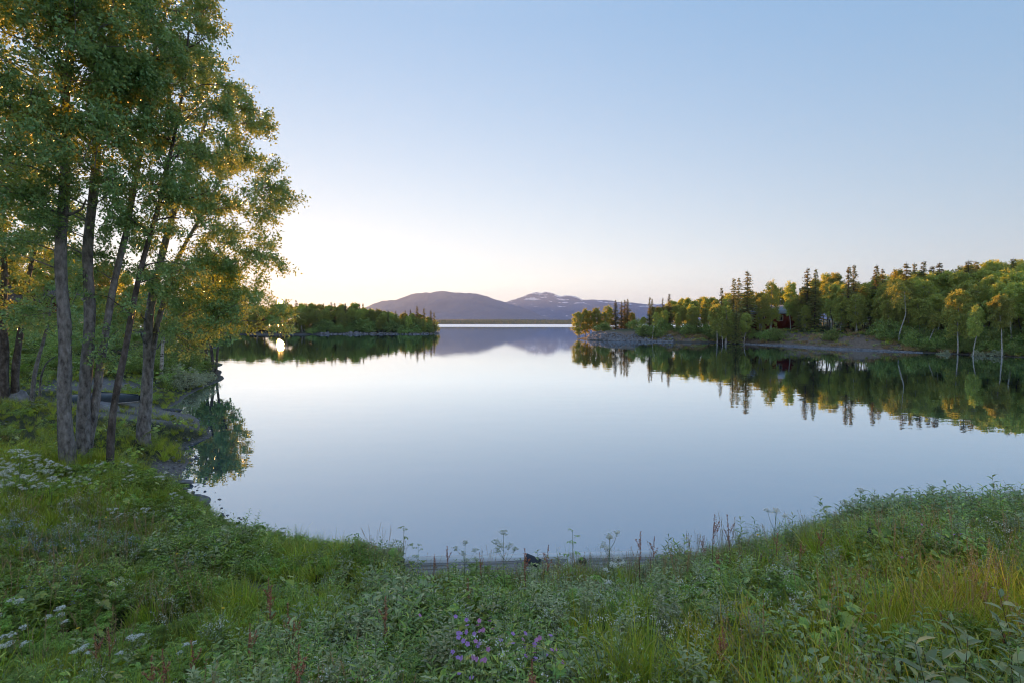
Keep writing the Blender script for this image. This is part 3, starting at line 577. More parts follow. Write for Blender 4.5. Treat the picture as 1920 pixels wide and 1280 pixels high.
LOOK = ['slender pale-stemmed birch', 'high-crowned pale birch', 'twin-stemmed birch', 'slightly tilted birch', 'bushy many-stemmed birch', 'dark-stemmed birch', 'thin-crowned bare-stemmed birch']
L_B = {0: 'slender green birch in the wood on the bank with the red cabin', 1: 'bushy young birch at the lake edge of the cabin wood'}
taken = []
def try_place(x, y, gap):
    if any((x - a) ** 2 + (y - b) ** 2 < gap * gap for a, b in taken): return False
    taken.append((x, y)); return True
CABIN = (at_px(1448, 108), 108.0)
n_b = 0
for it in range(6000):
    if n_b >= 175: break
    px = rng.uniform(1205, 2080); X0 = None
    dd = rng.uniform(5, 34) if px > 1260 else rng.uniform(3, 16)
    # walk inland from the shore along the line of sight
    ysh = np.interp(px, [1079, 1200, 1345, 1560, 1700, 1920, 2080], [128, 113, 105.2, 80, 71, 60, 52]); y = ysh + dd; x = at_px(px, y)
    d = float(poly_dist(CABIN_POLY, np.array([x]), np.array([y]))[0])
    if d < 4.5: continue
    if abs(x - CABIN[0]) < 8 and abs(y - CABIN[1] - 1) < 6: continue
    if 1420 < px < 1500 and y < CABIN[1] and rng.random() < .72: continue        # the cabin shows through here
    if 1380 < px < 1660 and d < 9: continue                                      # open earth slope
    if not try_place(x, y, 2.1): continue
    z = float(cabin_z(np.array([x]), np.array([y]))[0]); full = top_z(can(px), y) - z
    back = np.clip((dd - 6) / 16, 0, 1); h = full * (rng.uniform(.5, .75) * (1 - back) + rng.uniform(.82, 1.0) * back)
    if h < 2.2: continue
    k = int(rng.integers(0, len(BIRCH))); young = dd < 9
    zone = 'by the stony point' if px < 1300 else 'around the tall spruces' if px < 1420 else 'close round the red cabin' if px < 1520 else 'above the bare earth slope' if px < 1660 else 'above the shore strip with the leaning birch' if px < 1790 else 'behind the silvery shore willows'
    lab = ('young ' if young else 'tall ' if h > 7 else '') + LOOK[k] + ' in the wood ' + zone
    place('birch_tree', BIRCH[k], 9 * .98, x, y, z, z + h, lab, 'tree', 'birches in the wood on the cabin bank', 1.15 if h < 7 else 1.02); n_b += 1
# trees and bushes of the stony point
for px, py, y, k, lab in [(1084, 588, 138, 4, 'golden sunlit bushy tree at the very tip of the stony point'), (1097, 583, 139, 2, 'golden sunlit tree in the leafy clump at the tip of the stony point'), (1118, 580, 139, 4, 'golden sunlit tree in the leafy clump at the tip of the stony point'), (1105, 586, 141, 0, 'golden sunlit tree in the leafy clump at the tip of the stony point'),
                          (1140, 577, 141, 2, 'golden-topped birch just in front of the spruces on the stony point'), (1133, 588, 138, 4, 'low green birch between golden trees and spruces on the stony point'), (1184, 588, 142, 4, 'green birch behind the spruces on the stony point')]:
    x = at_px(px, y); z = max(.15, float(cabin_z(np.array([x]), np.array([y * 1.0]))[0])); place('birch_tree', BIRCH[k], 9 * .98, x, y, z, top_z(py, y), lab, 'tree', 'leafy trees on the stony point', 1.15)
# birches one can tell apart by their stems
LEAN1 = far_broadleaf(240, 6, .55, .8, 40, lean=.16, per=40); LEAN2 = far_broadleaf(241, 7, .62, 1.1, 50, lean=.32, per=44); GOLD = far_broadleaf(242, 9, .58, 1.5, 60, per=50); ROUND = far_broadleaf(243, 8, .35, 2.3, 120)
def solo(proto, h0, px, py_base, top, y, lab, sc=1.0, rz=0.0):
    x = at_px(px, y); z = max(.02, float(cabin_z(np.array([x]), np.array([y * 1.0]))[0])); s = (top_z(top, y) - z) / h0
    thing('birch_tree', proto, (x, y, z - .05), lab, 'tree', None, rz, (s * sc, s * sc, s))
solo(LEAN1, 5.9, 1223, 637, 588, 113.5, 'small birch leaning with a bare white stem at the water edge')
solo(LEAN2, 6.9, 1737, 642, 590, 71.5, 'birch with a long bare white stem leaning hard over the shore')
solo(GOLD, 8.9, 1686, 600, 534, 77, 'birch with a bent bare stem and golden sunlit crown on the bank', .9, 2.0)
solo(ROUND, 7.9, 1900, 610, 517, 70, 'round-crowned birch glowing golden at the edge of the wood', 1.0)
solo(BIRCH[3], 8.9, 1826, 648, 578, 63.5, 'slim green birch with a white stem before the wood', .8)
solo(BIRCH[0], 8.9, 1797, 640, 550, 67, 'pale-stemmed birch by grey willow bushes on the shore', .9)
solo(BIRCH[6], 8.9, 1880, 640, 560, 62, 'birch with twin white stems close to the shore strip', .9)
solo(BIRCH[2], 8.9, 1446, 600, 534, 102, 'tall airy birch in front of the red cabin', .75)
for px_, top_, y_, k_, w_, lab_ in [(1428, 560, 101.5, 4, .9, 'bushy birch hiding the dark end wall of the cabin'), (1500, 560, 100, 0, 1.0, 'birch screening the gable of the cabin'), (1510, 575, 97, 4, .9, 'bushy birch at the top of the earth slope')]: solo(BIRCH[k_], 8.9, px_, 600, top_, y_, lab_, w_)
solo(BIRCH[1], 8.9, 1482, 600, 533, 101, 'tall birch at the gable end of the red cabin', .75)
for k, (px, top, y) in enumerate([(1345, 575, 101.5), (1362, 580, 100.5), (1380, 570, 99.5), (1355, 600, 99.5), (1395, 590, 99)]):
    solo(BIRCH[(k * 2) % 5] if k != 2 else SPRUCE[1], 8.9, px, 640, top, y, ['leafy birch dipping its boughs in the water by the gravel strip', 'pale-stemmed leafy birch beside the water-dipping one', '', 'low bushy birch at the foot of the crowded waterside spruce', 'bushy birch where the gravel strip begins'][k] if k != 2 else 'low spruce crowded by leafy trees at the water', 1.1)
# bushes on the banks
for it in range(75):
    px = rng.uniform(1205, 2000); ysh = np.interp(px, [1079, 1200, 1345, 1560, 1700, 1920, 2080], [128, 113, 105.2, 80, 71, 60, 52]); dd = rng.uniform(3, 8); y = ysh + dd; x = at_px(px, y)
    d = float(poly_dist(CABIN_POLY, np.array([x]), np.array([y]))[0])
    if d < 1.8 or (1380 < px < 1600 and d < 6.5 and rng.random() < .85): continue
    z = float(cabin_z(np.array([x]), np.array([y]))[0]); place('willow_bush', BUSH[it % 3], 2.2, x, y, z, z + rng.uniform(1.1, 2.9), 'green willow bush on the slope ' + ('near the small leaning birch' if px < 1330 else 'around the water-dipping trees' if px < 1420 else 'below the red cabin' if px < 1560 else 'below the bent golden birch' if px < 1720 else 'behind the silvery willows'), 'bush', 'willow bushes on the cabin bank')
for px, py, y in [(1835, 655, 64), (1868, 653, 63), (1772, 652, 67)]:
    x = at_px(px, y); z = float(cabin_z(np.array([x]), np.array([y]))[0]); place('grey_willow_bush', GREYBUSH[0], 1.0, x, y, z, z + rng.uniform(.55, .85), 'low silvery willow bush on the shore before the birches', 'bush', 'silvery willows on the cabin bank')
for it in range(30):
    px = rng.uniform(1735, 1990); y = float(np.interp(px, [1700, 1920, 2080], [71, 60, 52])) + rng.uniform(1.6, 4.5); x = at_px(px, y); z = max(.1, float(cabin_z(np.array([x]), np.array([y]))[0]))
    place('willow_bush', BUSH[it % 3], 2.2, x, y, z, z + rng.uniform(.7, 1.7), 'green bush close to the water before the white-stemmed birches', 'bush', 'waterside bushes before the white birches', 1.2)
for px, y in [(1415, 100.5), (1440, 97.5), (1130, 133), (1136, 132.5), (1190, 127), (1460, 96)]:
    x = at_px(px, y); z = max(.1, float(cabin_z(np.array([x]), np.array([y]))[0])); place('willow_bush', BUSH[0], 2.2, x, y, z, z + rng.uniform(1.6, 2.6), 'lone willow bush low on the bare bank at the waterline', 'bush', 'bushes at the waterline')

# island
ISL = np.array([(150, 570), (300, 572), (430, 574), (490, 571), (503, 573.5), (545, 573.5), (556, 569), (600, 573), (640, 571), (672, 572), (685, 577), (705, 583), (740, 587), (770, 586), (800, 588), (815, 593), (824, 601)])
taken.clear(); n_i = 0
for it in range(5000):
    if n_i >= 125: break
    px = rng.uniform(400, 822) if rng.random() < .85 else rng.uniform(200, 400); ysh = np.interp(px, [200, 340, 430, 500, 560, 610, 660, 780, 824], [207, 192, 183, 178.6, 178.6, 183, 187, 183, 197]); y = ysh + rng.uniform(4, 26) * (.5 if px > 760 else 1); x = at_px(px, y)
    d = float(poly_dist(ISLE_POLY, np.array([x]), np.array([y]))[0])
    if d < 2.0 or not try_place(x, y, 2.7): continue
    z = float(isle_z(np.array([x]), np.array([y]))[0]); full = top_z(np.interp(px, ISL[:, 0], ISL[:, 1]), y) - z; back = np.clip((y - ysh - 4) / 10, 0, 1)
    h = full * (rng.uniform(.55, .8) * (1 - back) + rng.uniform(.82, 1.0) * back)
    if 505 < px < 545: k = 6; h = full * rng.uniform(.88, 1.0)           # tall bare stems where the low sun shines through
    else: k = int(rng.integers(0, len(BIRCH)))
    if px > 690: k = [2, 4, 0][k % 3]
    place('birch_tree', BIRCH[k], 9 * .98, x, y, z, z + h, ('tall ' if h > 7.5 else 'low ') + LOOK[k] + (' at the tip of the island' if px > 760 else ' on the island behind the stony shore' if px > 590 else ' on the island where the sun stands' if px > 480 else ' on the far end of the island'), 'tree', 'birches on the island', 1.3); n_i += 1
for px, py, y, k in [(556, 562, 196, 0), (622, 566, 198, 1), (628, 567, 200, 3), (674, 568, 198, 3), (681, 568, 199, 3), (707, 577, 200, 3), (715, 581, 199, 1), (782, 573, 193, 0), (795, 577, 194, 3), (808, 581, 196, 1), (814, 585, 198, 3), (760, 581, 196, 3), (466, 568, 198, 1), (575, 568, 194, 3), (592, 570, 197, 1), (607, 568, 199, 3), (648, 568, 197, 1), (660, 572, 195, 3), (694, 576, 196, 1), (728, 581, 195, 3), (742, 583, 197, 1), (770, 580, 195, 1)]:
    x = at_px(px, y); z = max(.2, float(isle_z(np.array([x]), np.array([y * 1.0]))[0])); place('spruce_tree', SPRUCE[k], 10, x, y, z, top_z(py, y), 'dark pointed spruce among the birches on the island', 'tree', 'spruces on the island')
for it in range(120):
    px = rng.uniform(590, 818) if it % 4 else rng.uniform(330, 590); ysh = np.interp(px, [340, 430, 500, 560, 610, 660, 780, 824], [192, 183, 178.6, 178.6, 183, 187, 183, 197]); edge = it < 45; y = ysh + (rng.uniform(1.5, 5) if edge else rng.uniform(5, 18)); x = at_px(px, y)
    d = float(poly_dist(ISLE_POLY, np.array([x]), np.array([y]))[0])
    if d < 1 or 513 < px < 537: continue
    z = float(isle_z(np.array([x]), np.array([y]))[0]); place('willow_bush', BUSH[it % 3], 2.2, x, y, z, z + (rng.uniform(1.0, 2.4) if edge else rng.uniform(2.4, 4.0)), 'rounded low bush on the stony shore of the island' if edge else 'tall bush under the birches ' + ('near the tip of the island' if px > 740 else 'behind the island boulders' if px > 590 else 'of the sunward half of the island'), 'bush', 'bushes along the island shore' if edge else 'undergrowth bushes on the island', 1.3)

for k, px in enumerate([512, 518, 524, 530, 536, 541]):
    y = 203.5; x = at_px(px, y); z = float(isle_z(np.array([x]), np.array([y]))[0]); place('willow_bush', BUSH[k % 3], 2.2, x, y, z, 3.0, 'low bush on the back shore of the island below the sun', 'bush', 'bushes on the back shore of the island', 1.4)

# spit behind the landing: leaning alders at its tip and bushes on its slope
ALDER = [far_broadleaf(250, 5, .3, 1.5, 60, bark='bark_dark', lean=.12, leaf='leaf_tree', per=60, L=.15), far_broadleaf(251, 5, .35, 1.3, 55, bark='bark_dark', lean=.2, leaf='leaf_tree', per=60, L=.15), far_broadleaf(252, 5, .25, 1.4, 60, bark='bark_dark', lean=-.03, leaf='leaf_tree', per=60, L=.15)]
for k, (px, y, top) in enumerate([(330, 48, 612), (342, 46, 606), (352, 45, 560), (362, 44, 535), (374, 43, 515), (386, 42, 500), (396, 41, 505), (402, 40, 540), (320, 50, 600), (300, 47, 590)]):
    x = at_px(px, y); z = max(.05, gz1(x, y)); s = (top_z(top, y) - z) / 4.9
    thing('alder_tree', ALDER[k % 3], (x, y, z - .05), 'thin dark-stemmed alder in the row on the tip of the spit', 'tree', 'alders on the spit', 0 if k > 3 else rng.uniform(-.5, .5), s)
UB = [far_bush(260, 1.6, 1.3, 60, 'leaf_bush', .11, 60), far_bush(261, 1.6, 1.6, 70, 'leaf_bush', .12, 60)]
for it in range(64):
    y = rng.uniform(27, 46); px = rng.uniform(-60, 400); x = at_px(px, y); z = gz1(x, y)
    if z < .35 or (px > 205 and y < 31): continue
    place('shrub', UB[it % 2], 1.6, x, y, z, z + rng.uniform(.5, 1.6), ('large ' if it % 2 else 'narrow ') + 'dark green shrub on the slope ' + ('below the red shed' if px < 110 else 'behind the upturned boat' if px < 240 else 'round the white-barked birch' if px < 330 else 'near the alders'), 'bush', 'shrubs on the slope of the spit', 1.1)
GB2 = [far_bush(262, .7, .9, 50, 'leaf_grey', .10, 60)]
for px, y in [(330, 30.5), (345, 30.2), (358, 31.5), (372, 33), (318, 31.5)]:
    x = at_px(px, y); z = max(.1, gz1(x, y)); place('grey_willow_bush', GB2[0], .7, x, y, z, z + rng.uniform(.5, .8), 'low silvery willow bush at the water edge of the spit', 'bush', 'silvery willows on the spit')
# trees behind the slope
for k, (px, y, top) in enumerate([(20, 52, 470), (70, 56, 500), (120, 58, 480), (160, 54, 520), (200, 60, 500), (240, 58, 520), (-30, 48, 450), (150, 64, 470), (90, 66, 470), (270, 62, 540), (180, 47, 560), (230, 50, 570), (110, 53, 540), (250, 54, 540), (290, 56, 545), (140, 50, 560), (60, 49, 520), (205, 52, 545), (310, 58, 560), (-90, 46, 470), (-160, 44, 440), (-230, 46, 450), (-300, 44, 430), (-120, 56, 480), (-380, 46, 430)]):
    x = at_px(px, y); z = gz1(x, y); place('birch_tree', BIRCH[k % 6], 8.9, x, y, z, top_z(top, y), 'birch on the rise behind the dark red shed', 'tree', 'birches behind the shed', .9)
# ------------------------------------------------------------------ meadow plants
M['m_willow'] = leaf_mat('meadow_willow', [(0, (.20, .26, .085)), (.5, (.31, .37, .13)), (1, (.46, .50, .20))], trans=.18, rough=.28, spec=.75, tcol=(1.2, 1.1, .4), under=(.56, .56, .38), vary=0.22)
M['m_broad'] = leaf_mat('meadow_broadleaf', [(0, (.15, .25, .035)), (.6, (.29, .42, .06)), (1, (.52, .55, .08))], trans=.2, rough=.32, spec=.65, tcol=(1.3, 1.1, .3), vary=0.35)
M['m_grass'] = leaf_mat('meadow_grass', [(0, (.22, .33, .035)), (.55, (.37, .48, .05)), (.9, (.56, .56, .08)), (1, (.64, .52, .19))], trans=.25, rough=.45, tcol=(1.3, 1.1, .3), vary=0.35)
M['m_dry'] = leaf_mat('meadow_dry', [(0, (.34, .19, .09)), (.5, (.48, .33, .17)), (1, (.6, .48, .28))], trans=.2, rough=.7, tcol=(1.1, 1, .7))
M['m_fern'] = leaf_mat('meadow_parsley', [(0, (.19, .30, .05)), (1, (.34, .47, .09))], trans=.22, rough=.45, tcol=(1.3, 1.1, .35), vary=0.35)
M['m_gold'] = leaf_mat('meadow_yellow_grass', [(0, (.36, .42, .03)), (.6, (.55, .55, .06)), (1, (.66, .5, .13))], trans=.3, rough=.45, tcol=(1.3, 1.1, .3), vary=.3)
M['m_stem'] = noise_mat('meadow_stem', [(.3, (.12, .17, .06)), (.7, (.2, .24, .09))], scale=6, bump=0, rough=.6)
M['m_redstem'] = noise_mat('red_stem', [(.3, (.2, .075, .05)), (.7, (.3, .14, .09))], scale=9, bump=0, rough=.6)
M['m_red'] = leaf_mat('sorrel_red', [(0, (.34, .13, .085)), (.6, (.52, .25, .16)), (1, (.6, .36, .24))], trans=.3, rough=.6, tcol=(1.3, .8, .6))
M['m_white'] = leaf_mat('petal_white', [(0, (.8, .78, .68)), (1, (.9, .89, .82))], trans=.3, rough=.6, tcol=(1, 1, .95))
M['m_cream'] = leaf_mat('petal_cream', [(0, (.42, .44, .3)), (1, (.62, .62, .48))], trans=.3, rough=.6, tcol=(1, 1, .8))
M['m_pink'] = leaf_mat('petal_pink', [(0, (.62, .24, .5)), (1, (.8, .4, .66))], trans=.35, rough=.6, tcol=(1, .9, 1.1))
M['m_violet'] = leaf_mat('petal_violet', [(0, (.48, .24, .6)), (1, (.62, .36, .72))], trans=.35, rough=.6, tcol=(1, .9, 1.1))
M['m_yellow'] = leaf_mat('petal_yellow', [(0, (.7, .42, .02)), (1, (.8, .55, .03))], trans=.3, rough=.4, tcol=(1, 1, .7))
M['m_blue'] = leaf_mat('petal_blue', [(0, (.38, .45, .72)), (1, (.58, .63, .82))], trans=.3, rough=.6, tcol=(1, 1, 1))
UP = np.array([0, 0, 1.])

def shoots(rng, n, h, nl, L, W, base=.06, lean=.25, start=.15, up=.35, stem=True, full=True, droop=.35):
    st = MB(); B = []; Dn = []; Nn = []; S = []
    for i in range(n):
        a = rng.uniform(0, 6.28); b = np.array([math.cos(a), math.sin(a), 0]) * base * math.sqrt(rng.random()); hh = h * rng.uniform(.6, 1.15)
        top = b + np.array([math.cos(a), math.sin(a), 0]) * lean * hh * rng.uniform(.2, 1.2) + UP * hh; mid = (b + top) / 2 + rng.normal(size=3) * .02 * hh + UP * .04 * hh
        P = np.stack([b, mid, top])
        if stem: st.add(*tube(P, [.0028, .002, .001], 3))
        m = max(3, int(nl * rng.uniform(.8, 1.2))); t = start + (1 - start) * (np.arange(m) + .5) / m; ph = rng.uniform(0, 6.28)
        q = (1 - t)[:, None] ** 2 * b + 2 * (t * (1 - t))[:, None] * (2 * mid - .5 * b - .5 * top) + (t ** 2)[:, None] * top
        az = ph + np.arange(m) * 2.4; d = np.stack([np.cos(az), np.sin(az), up + .8 * t ** 3 + rng.normal(size=m) * .15], 1)
        B.append(q); Dn.append(d); Nn.append(np.stack([-np.cos(az) * .4, -np.sin(az) * .4, np.ones(m)], 1) + rng.normal(size=(m, 3)) * .25); S.append((.65 + .5 * np.sin(math.pi * np.clip(t, 0, .9))) * rng.uniform(.8, 1.2, m))
    B = np.concatenate(B); Dn = norm(np.concatenate(Dn)); Nn = norm(np.concatenate(Nn)); S = np.concatenate(S)
    lf = MB(); f = leaf_full if full else leaf_diamond
    lf.add(*(f(B, Dn, Nn, L * S, W * S, droop) if full else f(B, Dn, Nn, L * S, W * S)))
    return st, lf
def join(mbs):
    o = MB()
    for mb, mi in mbs:
        for f, _ in mb.F: o.F.append((f + o.n, mi))
        o.V += mb.V; o.n += mb.n
    return o
def c_willow(seed, h=.3, L=.05):
    rng = np.random.default_rng(seed); st, lf = shoots(rng, int(rng.integers(5, 8)), h, 12, L, L * .42, base=.09, lean=.45); return join([(st, 0), (lf, 1)]).mesh('willow_shoots', [M['bark_twig'], M['m_willow']])
def c_herb(seed, h=.34, L=.06, W=.014):
    rng = np.random.default_rng(seed); st, lf = shoots(rng, int(rng.integers(4, 7)), h, 20, L, W, base=.08, lean=.2, up=.25); return join([(st, 0), (lf, 1)]).mesh('herb_shoots', [M['m_stem'], M['m_broad']])
def palmate(rng, n, h, R, lobes=7, spread=.16):
    st = MB(); B = []; Dn = []; Nn = []; Ls = []
    for i in range(n):
        a = rng.uniform(0, 6.28); r = spread * math.sqrt(rng.random()); hh = h * rng.uniform(.5, 1.1); c = np.array([math.cos(a) * r, math.sin(a) * r, hh])
        st.add(*tube(np.array([[c[0] * .15, c[1] * .15, 0], [c[0] * .6, c[1] * .6, hh * .7], c]), [.002, .0016, .0012], 3))
        nrm = norm(np.array([math.cos(a) * .5, math.sin(a) * .5, 1]) + rng.normal(size=3) * .25); u = norm(np.cross(nrm, [0.3, .8, .1])); v = np.cross(nrm, u); rr = R * rng.uniform(.7, 1.2); p0 = rng.uniform(0, 6.28)
        for k in range(lobes):
            th = p0 + (k - (lobes - 1) / 2) * (5.4 / lobes); B.append(c); Dn.append(u * math.cos(th) + v * math.sin(th) + nrm * .12); Nn.append(nrm + rng.normal(size=3) * .08); Ls.append(rr * (1 - .1 * abs(k - (lobes - 1) / 2)))
    B = np.array(B); Ls = np.array(Ls); lf = MB().add(*leaf_full(B, norm(np.array(Dn)), norm(np.array(Nn)), Ls, Ls * .62, .12, .06)); return st, lf
def c_palmate(seed, h=.22, R=.038):
    rng = np.random.default_rng(seed); st, lf = palmate(rng, 9, h, R); return join([(st, 0), (lf, 1)]).mesh('lobed_leaves', [M['m_stem'], M['m_broad']])
def c_grass(seed, n=46, h=.34, w=.0055, base=.07, mat='m_grass', bend=.45):
    rng = np.random.default_rng(seed); a = rng.uniform(0, 6.28, n); r = base * np.sqrt(rng.random(n)); b = np.stack([r * np.cos(a), r * np.sin(a), 0 * a], 1); a2 = a + rng.normal(size=n) * .7
    d = norm(np.stack([np.cos(a2) * .28, np.sin(a2) * .28, np.ones(n)], 1) + rng.normal(size=(n, 3)) * .1); s = norm(np.stack([-np.sin(a2), np.cos(a2), 0 * a2], 1) + rng.normal(size=(n, 3)) * .4)
    return MB().add(*blades(b, d, s, h * rng.uniform(.45, 1.15, n), w * rng.uniform(.7, 1.3, n), bend * rng.random(n))).mesh('grass_tuft', [M[mat]])
def fronds(rng, n, L, h, pairs=9):
    st = MB(); B = []; Dn = []; Ls = []
    for i in range(n):
        a = rng.uniform(0, 6.28); o = np.array([math.cos(a), math.sin(a), 0]); t = np.linspace(0, 1, 6)[:, None]; LL = L * rng.uniform(.7, 1.2)
        P = o * LL * t * (.4 + .6 * t) + UP * h * rng.uniform(.6, 1.2) * np.sin(t * 2.0); st.add(*tube(P, np.linspace(.0022, .0008, 6), 3)); sd = np.array([-o[1], o[0], 0])
        for k in range(2, pairs + 2):
            tt = .22 + .78 * (k - 1) / (pairs + 1); q = o * LL * tt * (.4 + .6 * tt) + UP * h * math.sin(tt * 2.0); ln = LL * .38 * (1 - .75 * tt)
            for sg in (-1, 1):
                dv = sd * sg + o * .5
                for j in np.linspace(.3, 1, 4):
                    for s2 in (-1, 1): B.append(q + dv * ln * j); Dn.append(dv * .6 + np.cross(UP, dv) * s2 * .7 + rng.normal(size=3) * .25 + UP * .1); Ls.append(.02 * (1.25 - .5 * j) * rng.uniform(.8, 1.3))
    B = np.array(B); Ls = np.array(Ls); return st, MB().add(*leaf_diamond(B, norm(np.array(Dn)), norm(rng.normal(size=B.shape) * .4 + UP), Ls, Ls * .55))
def c_frond(seed, L=.24, h=.22):
    rng = np.random.default_rng(seed); st, lf = fronds(rng, 7, L, h); return join([(st, 0), (lf, 1)]).mesh('parsley_fronds', [M['m_stem'], M['m_fern']])
def c_low(seed, n=70, R=.14, h=.09, L=.03, mat='m_broad'):
    rng = np.random.default_rng(seed); p = np.stack([rng.normal(size=n) * R * .5, rng.normal(size=n) * R * .5, h * rng.random(n) + .01], 1)
    d = norm(rng.normal(size=(n, 3)) * np.array([1, 1, .4]) + UP * .2); s = rng.uniform(.6, 1.3, n); return MB().add(*leaf_diamond(p, d, norm(rng.normal(size=(n, 3)) * .5 + UP), L * s, L * .5 * s)).mesh('low_leaves', [M[mat]])
def c_seed(seed, n=7, h=.5, mat='m_dry'):
    rng = np.random.default_rng(seed); st = MB(); B = []; Dn = []; Ls = []
    for i in range(n):
        a = rng.uniform(0, 6.28); o = np.array([math.cos(a), math.sin(a), 0]); hh = h * rng.uniform(.6, 1.15); P = np.stack([o * .03, o * (.05 + .06 * hh) + UP * hh * .6, o * (.08 + .2 * hh * rng.random()) + UP * hh]); st.add(*tube(P, [.0015, .0012, .0007], 3))
        for k in range(26): t = 1 - .26 * rng.random(); B.append(P[1] + (P[2] - P[1]) * ((t - .6) / .4)); Dn.append(rng.normal(size=3) * .5 + UP); Ls.append(rng.uniform(.008, .016))
    B = np.array(B); Ls = np.array(Ls); return join([(st, 0), (MB().add(*leaf_diamond(B, norm(np.array(Dn)), norm(rng.normal(size=B.shape)), Ls, Ls * .35)), 1)]).mesh('seed_grass', [M['m_dry'], M[mat]])

def scatter(name, label, meshes, pts, idx, rz, sc, tilt):
    """one stuff object: plant clumps instanced on points by geometry nodes"""
    col = bpy.data.collections.new(name + '_clumps')
    for k, me in enumerate(meshes):
        o = bpy.data.objects.new('%s_clump_%02d' % (name, k), me); col.objects.link(o)
    me = bpy.data.meshes.new(name); me.vertices.add(len(pts)); me.vertices.foreach_set('co', np.asarray(pts, np.float32).ravel())
    def attr(n, t, v): a = me.attributes.new(n, t, 'POINT'); a.data.foreach_set('vector' if t == 'FLOAT_VECTOR' else 'value', np.ascontiguousarray(v).ravel())
    attr('rot', 'FLOAT_VECTOR', np.stack([tilt[:, 0], tilt[:, 1], rz], 1).astype(np.float32)); attr('scl', 'FLOAT_VECTOR', np.asarray(sc, np.float32)); attr('pick', 'INT', np.asarray(idx, np.int32))
    for m_ in meshes[0].materials: me.materials.append(m_)
    o = link(name, me, kind='stuff', label=label)
    ng = bpy.data.node_groups.new(name + '_scatter', 'GeometryNodeTree'); ng.interface.new_socket('Geometry', in_out='INPUT', socket_type='NodeSocketGeometry'); ng.interface.new_socket('Geometry', in_out='OUTPUT', socket_type='NodeSocketGeometry')
    N, Lk = ng.nodes, ng.links; gi = N.new('NodeGroupInput'); go = N.new('NodeGroupOutput'); ci = N.new('GeometryNodeCollectionInfo'); ci.inputs['Collection'].default_value = col
    ci.inputs['Separate Children'].default_value = True; ci.inputs['Reset Children'].default_value = True
    io = N.new('GeometryNodeInstanceOnPoints'); io.inputs['Pick Instance'].default_value = True
    def na(n, t): a = N.new('GeometryNodeInputNamedAttribute'); a.data_type = t; a.inputs['Name'].default_value = n; return a.outputs['Attribute']
    Lk.new(gi.outputs[0], io.inputs['Points']); Lk.new(ci.outputs[0], io.inputs['Instance']); Lk.new(na('pick', 'INT'), io.inputs['Instance Index']); Lk.new(na('rot', 'FLOAT_VECTOR'), io.inputs['Rotation']); Lk.new(na('scl', 'FLOAT_VECTOR'), io.inputs['Scale'])
    Lk.new(io.outputs[0], go.inputs[0]); md = o.modifiers.new('scatter', 'NODES'); md.node_group = ng
    return o

# where the clumps grow: in the part of the bank the photo looks over, a little wider on both sides
JET_A, JET_B = G(762, 1051, .30), G(1320, 1036, .30)
def on_jetty(x, y):
    t = (x - JET_A[0]) / (JET_B[0] - JET_A[0]); yy = JET_A[1] + t * (JET_B[1] - JET_A[1]); return (t > -.03) & (t < 1.03) & (y > yy - .62)
def field(rng, n, y0, y1, wide=1.12, xmin=-60):
    y = np.sqrt(rng.uniform(y0 ** 2, y1 ** 2, n)); x = (y * wide + 1.3) * rng.uniform(-1, 1, n) + rng.normal(size=n) * .3; k = x > xmin; x, y = x[k], y[k]
    z = gz(x, y); ok = (z > .03) & ~on_jetty(x, y); x, y, z = x[ok], y[ok], z[ok]; return x, y, z, bare(x, y)
def put(rng, x, y, z, sel, nvar, smin, smax, name, label, meshes, idx=None, zs=(.85, 1.15)):
    x, y, z = x[sel], y[sel], z[sel]; n = len(x); s = rng.uniform(smin, smax, n) if np.isscalar(smin) else smin[sel] * rng.uniform(.8, 1.2, n)
    sc = np.stack([s, s, s * rng.uniform(*zs, n)], 1); idx = rng.integers(0, nvar, n) if idx is None else idx[sel]
    return scatter(name, label, meshes, np.stack([x, y, z - .012], 1), idx, rng.uniform(0, 6.28, n), sc, rng.normal(size=(n, 2)) * .12)
rng = np.random.default_rng(300)
P_W = [c_willow(310 + k, .26 + .05 * k, .046 + .010 * k) for k in range(4)]; P_H = [c_herb(320 + k, .30 + .05 * k) for k in range(3)]; P_P = [c_palmate(330 + k, .18 + .04 * k, .040 + .009 * k) for k in range(3)]
P_G = [c_grass(340 + k, 46, .26 + .07 * k) for k in range(4)]; P_F = [c_frond(350 + k) for k in range(3)]; P_L = [c_low(360 + k) for k in range(2)] + [c_low(364, 60, .14, .08, .030, 'm_dry')]; P_S = [c_seed(370 + k, 7, .42 + .06 * k, 'm_dry') for k in range(3)]
ALLP = P_W + P_H + P_P + P_F + P_L            # 0-3 willow, 4-6 herb, 7-9 palmate, 10-12 frond, 13-15 low
x, y, z, b = field(rng, 19500, 1.1, 10.5, 1.15, -10)
n1 = 1.35 * fbm(x, y, 51, 3, .9); n2 = 1.3 * fbm(x + 9, y, 52, 3, .7); rr = rng.random(len(x)); leftn = np.clip((-x - 1.6) / 2.5, 0, 1); rightn = np.clip((x - .3) / 2, 0, 1)
kind = np.full(len(x), 13)
w_w = np.clip(.20 + .45 * n1 + .10 * rightn - .26 * leftn, .01, .8); w_h = np.clip(.18 + .3 * n2 + .05 * rightn, .03, .5); w_p = np.clip(.20 - .3 * n1, .04, .6); w_f = np.clip(.08 + .32 * leftn + .1 * n2, .02, .5); tot = w_w + w_h + w_p + w_f + .22
u = rr * tot
kind = np.where(u < w_w, rng.integers(0, 4, len(x)), np.where(u < w_w + w_h, rng.integers(4, 7, len(x)), np.where(u < w_w + w_h + w_p, rng.integers(7, 10, len(x)), np.where(u < w_w + w_h + w_p + w_f, rng.integers(10, 13, len(x)), rng.integers(13, 16, len(x))))))
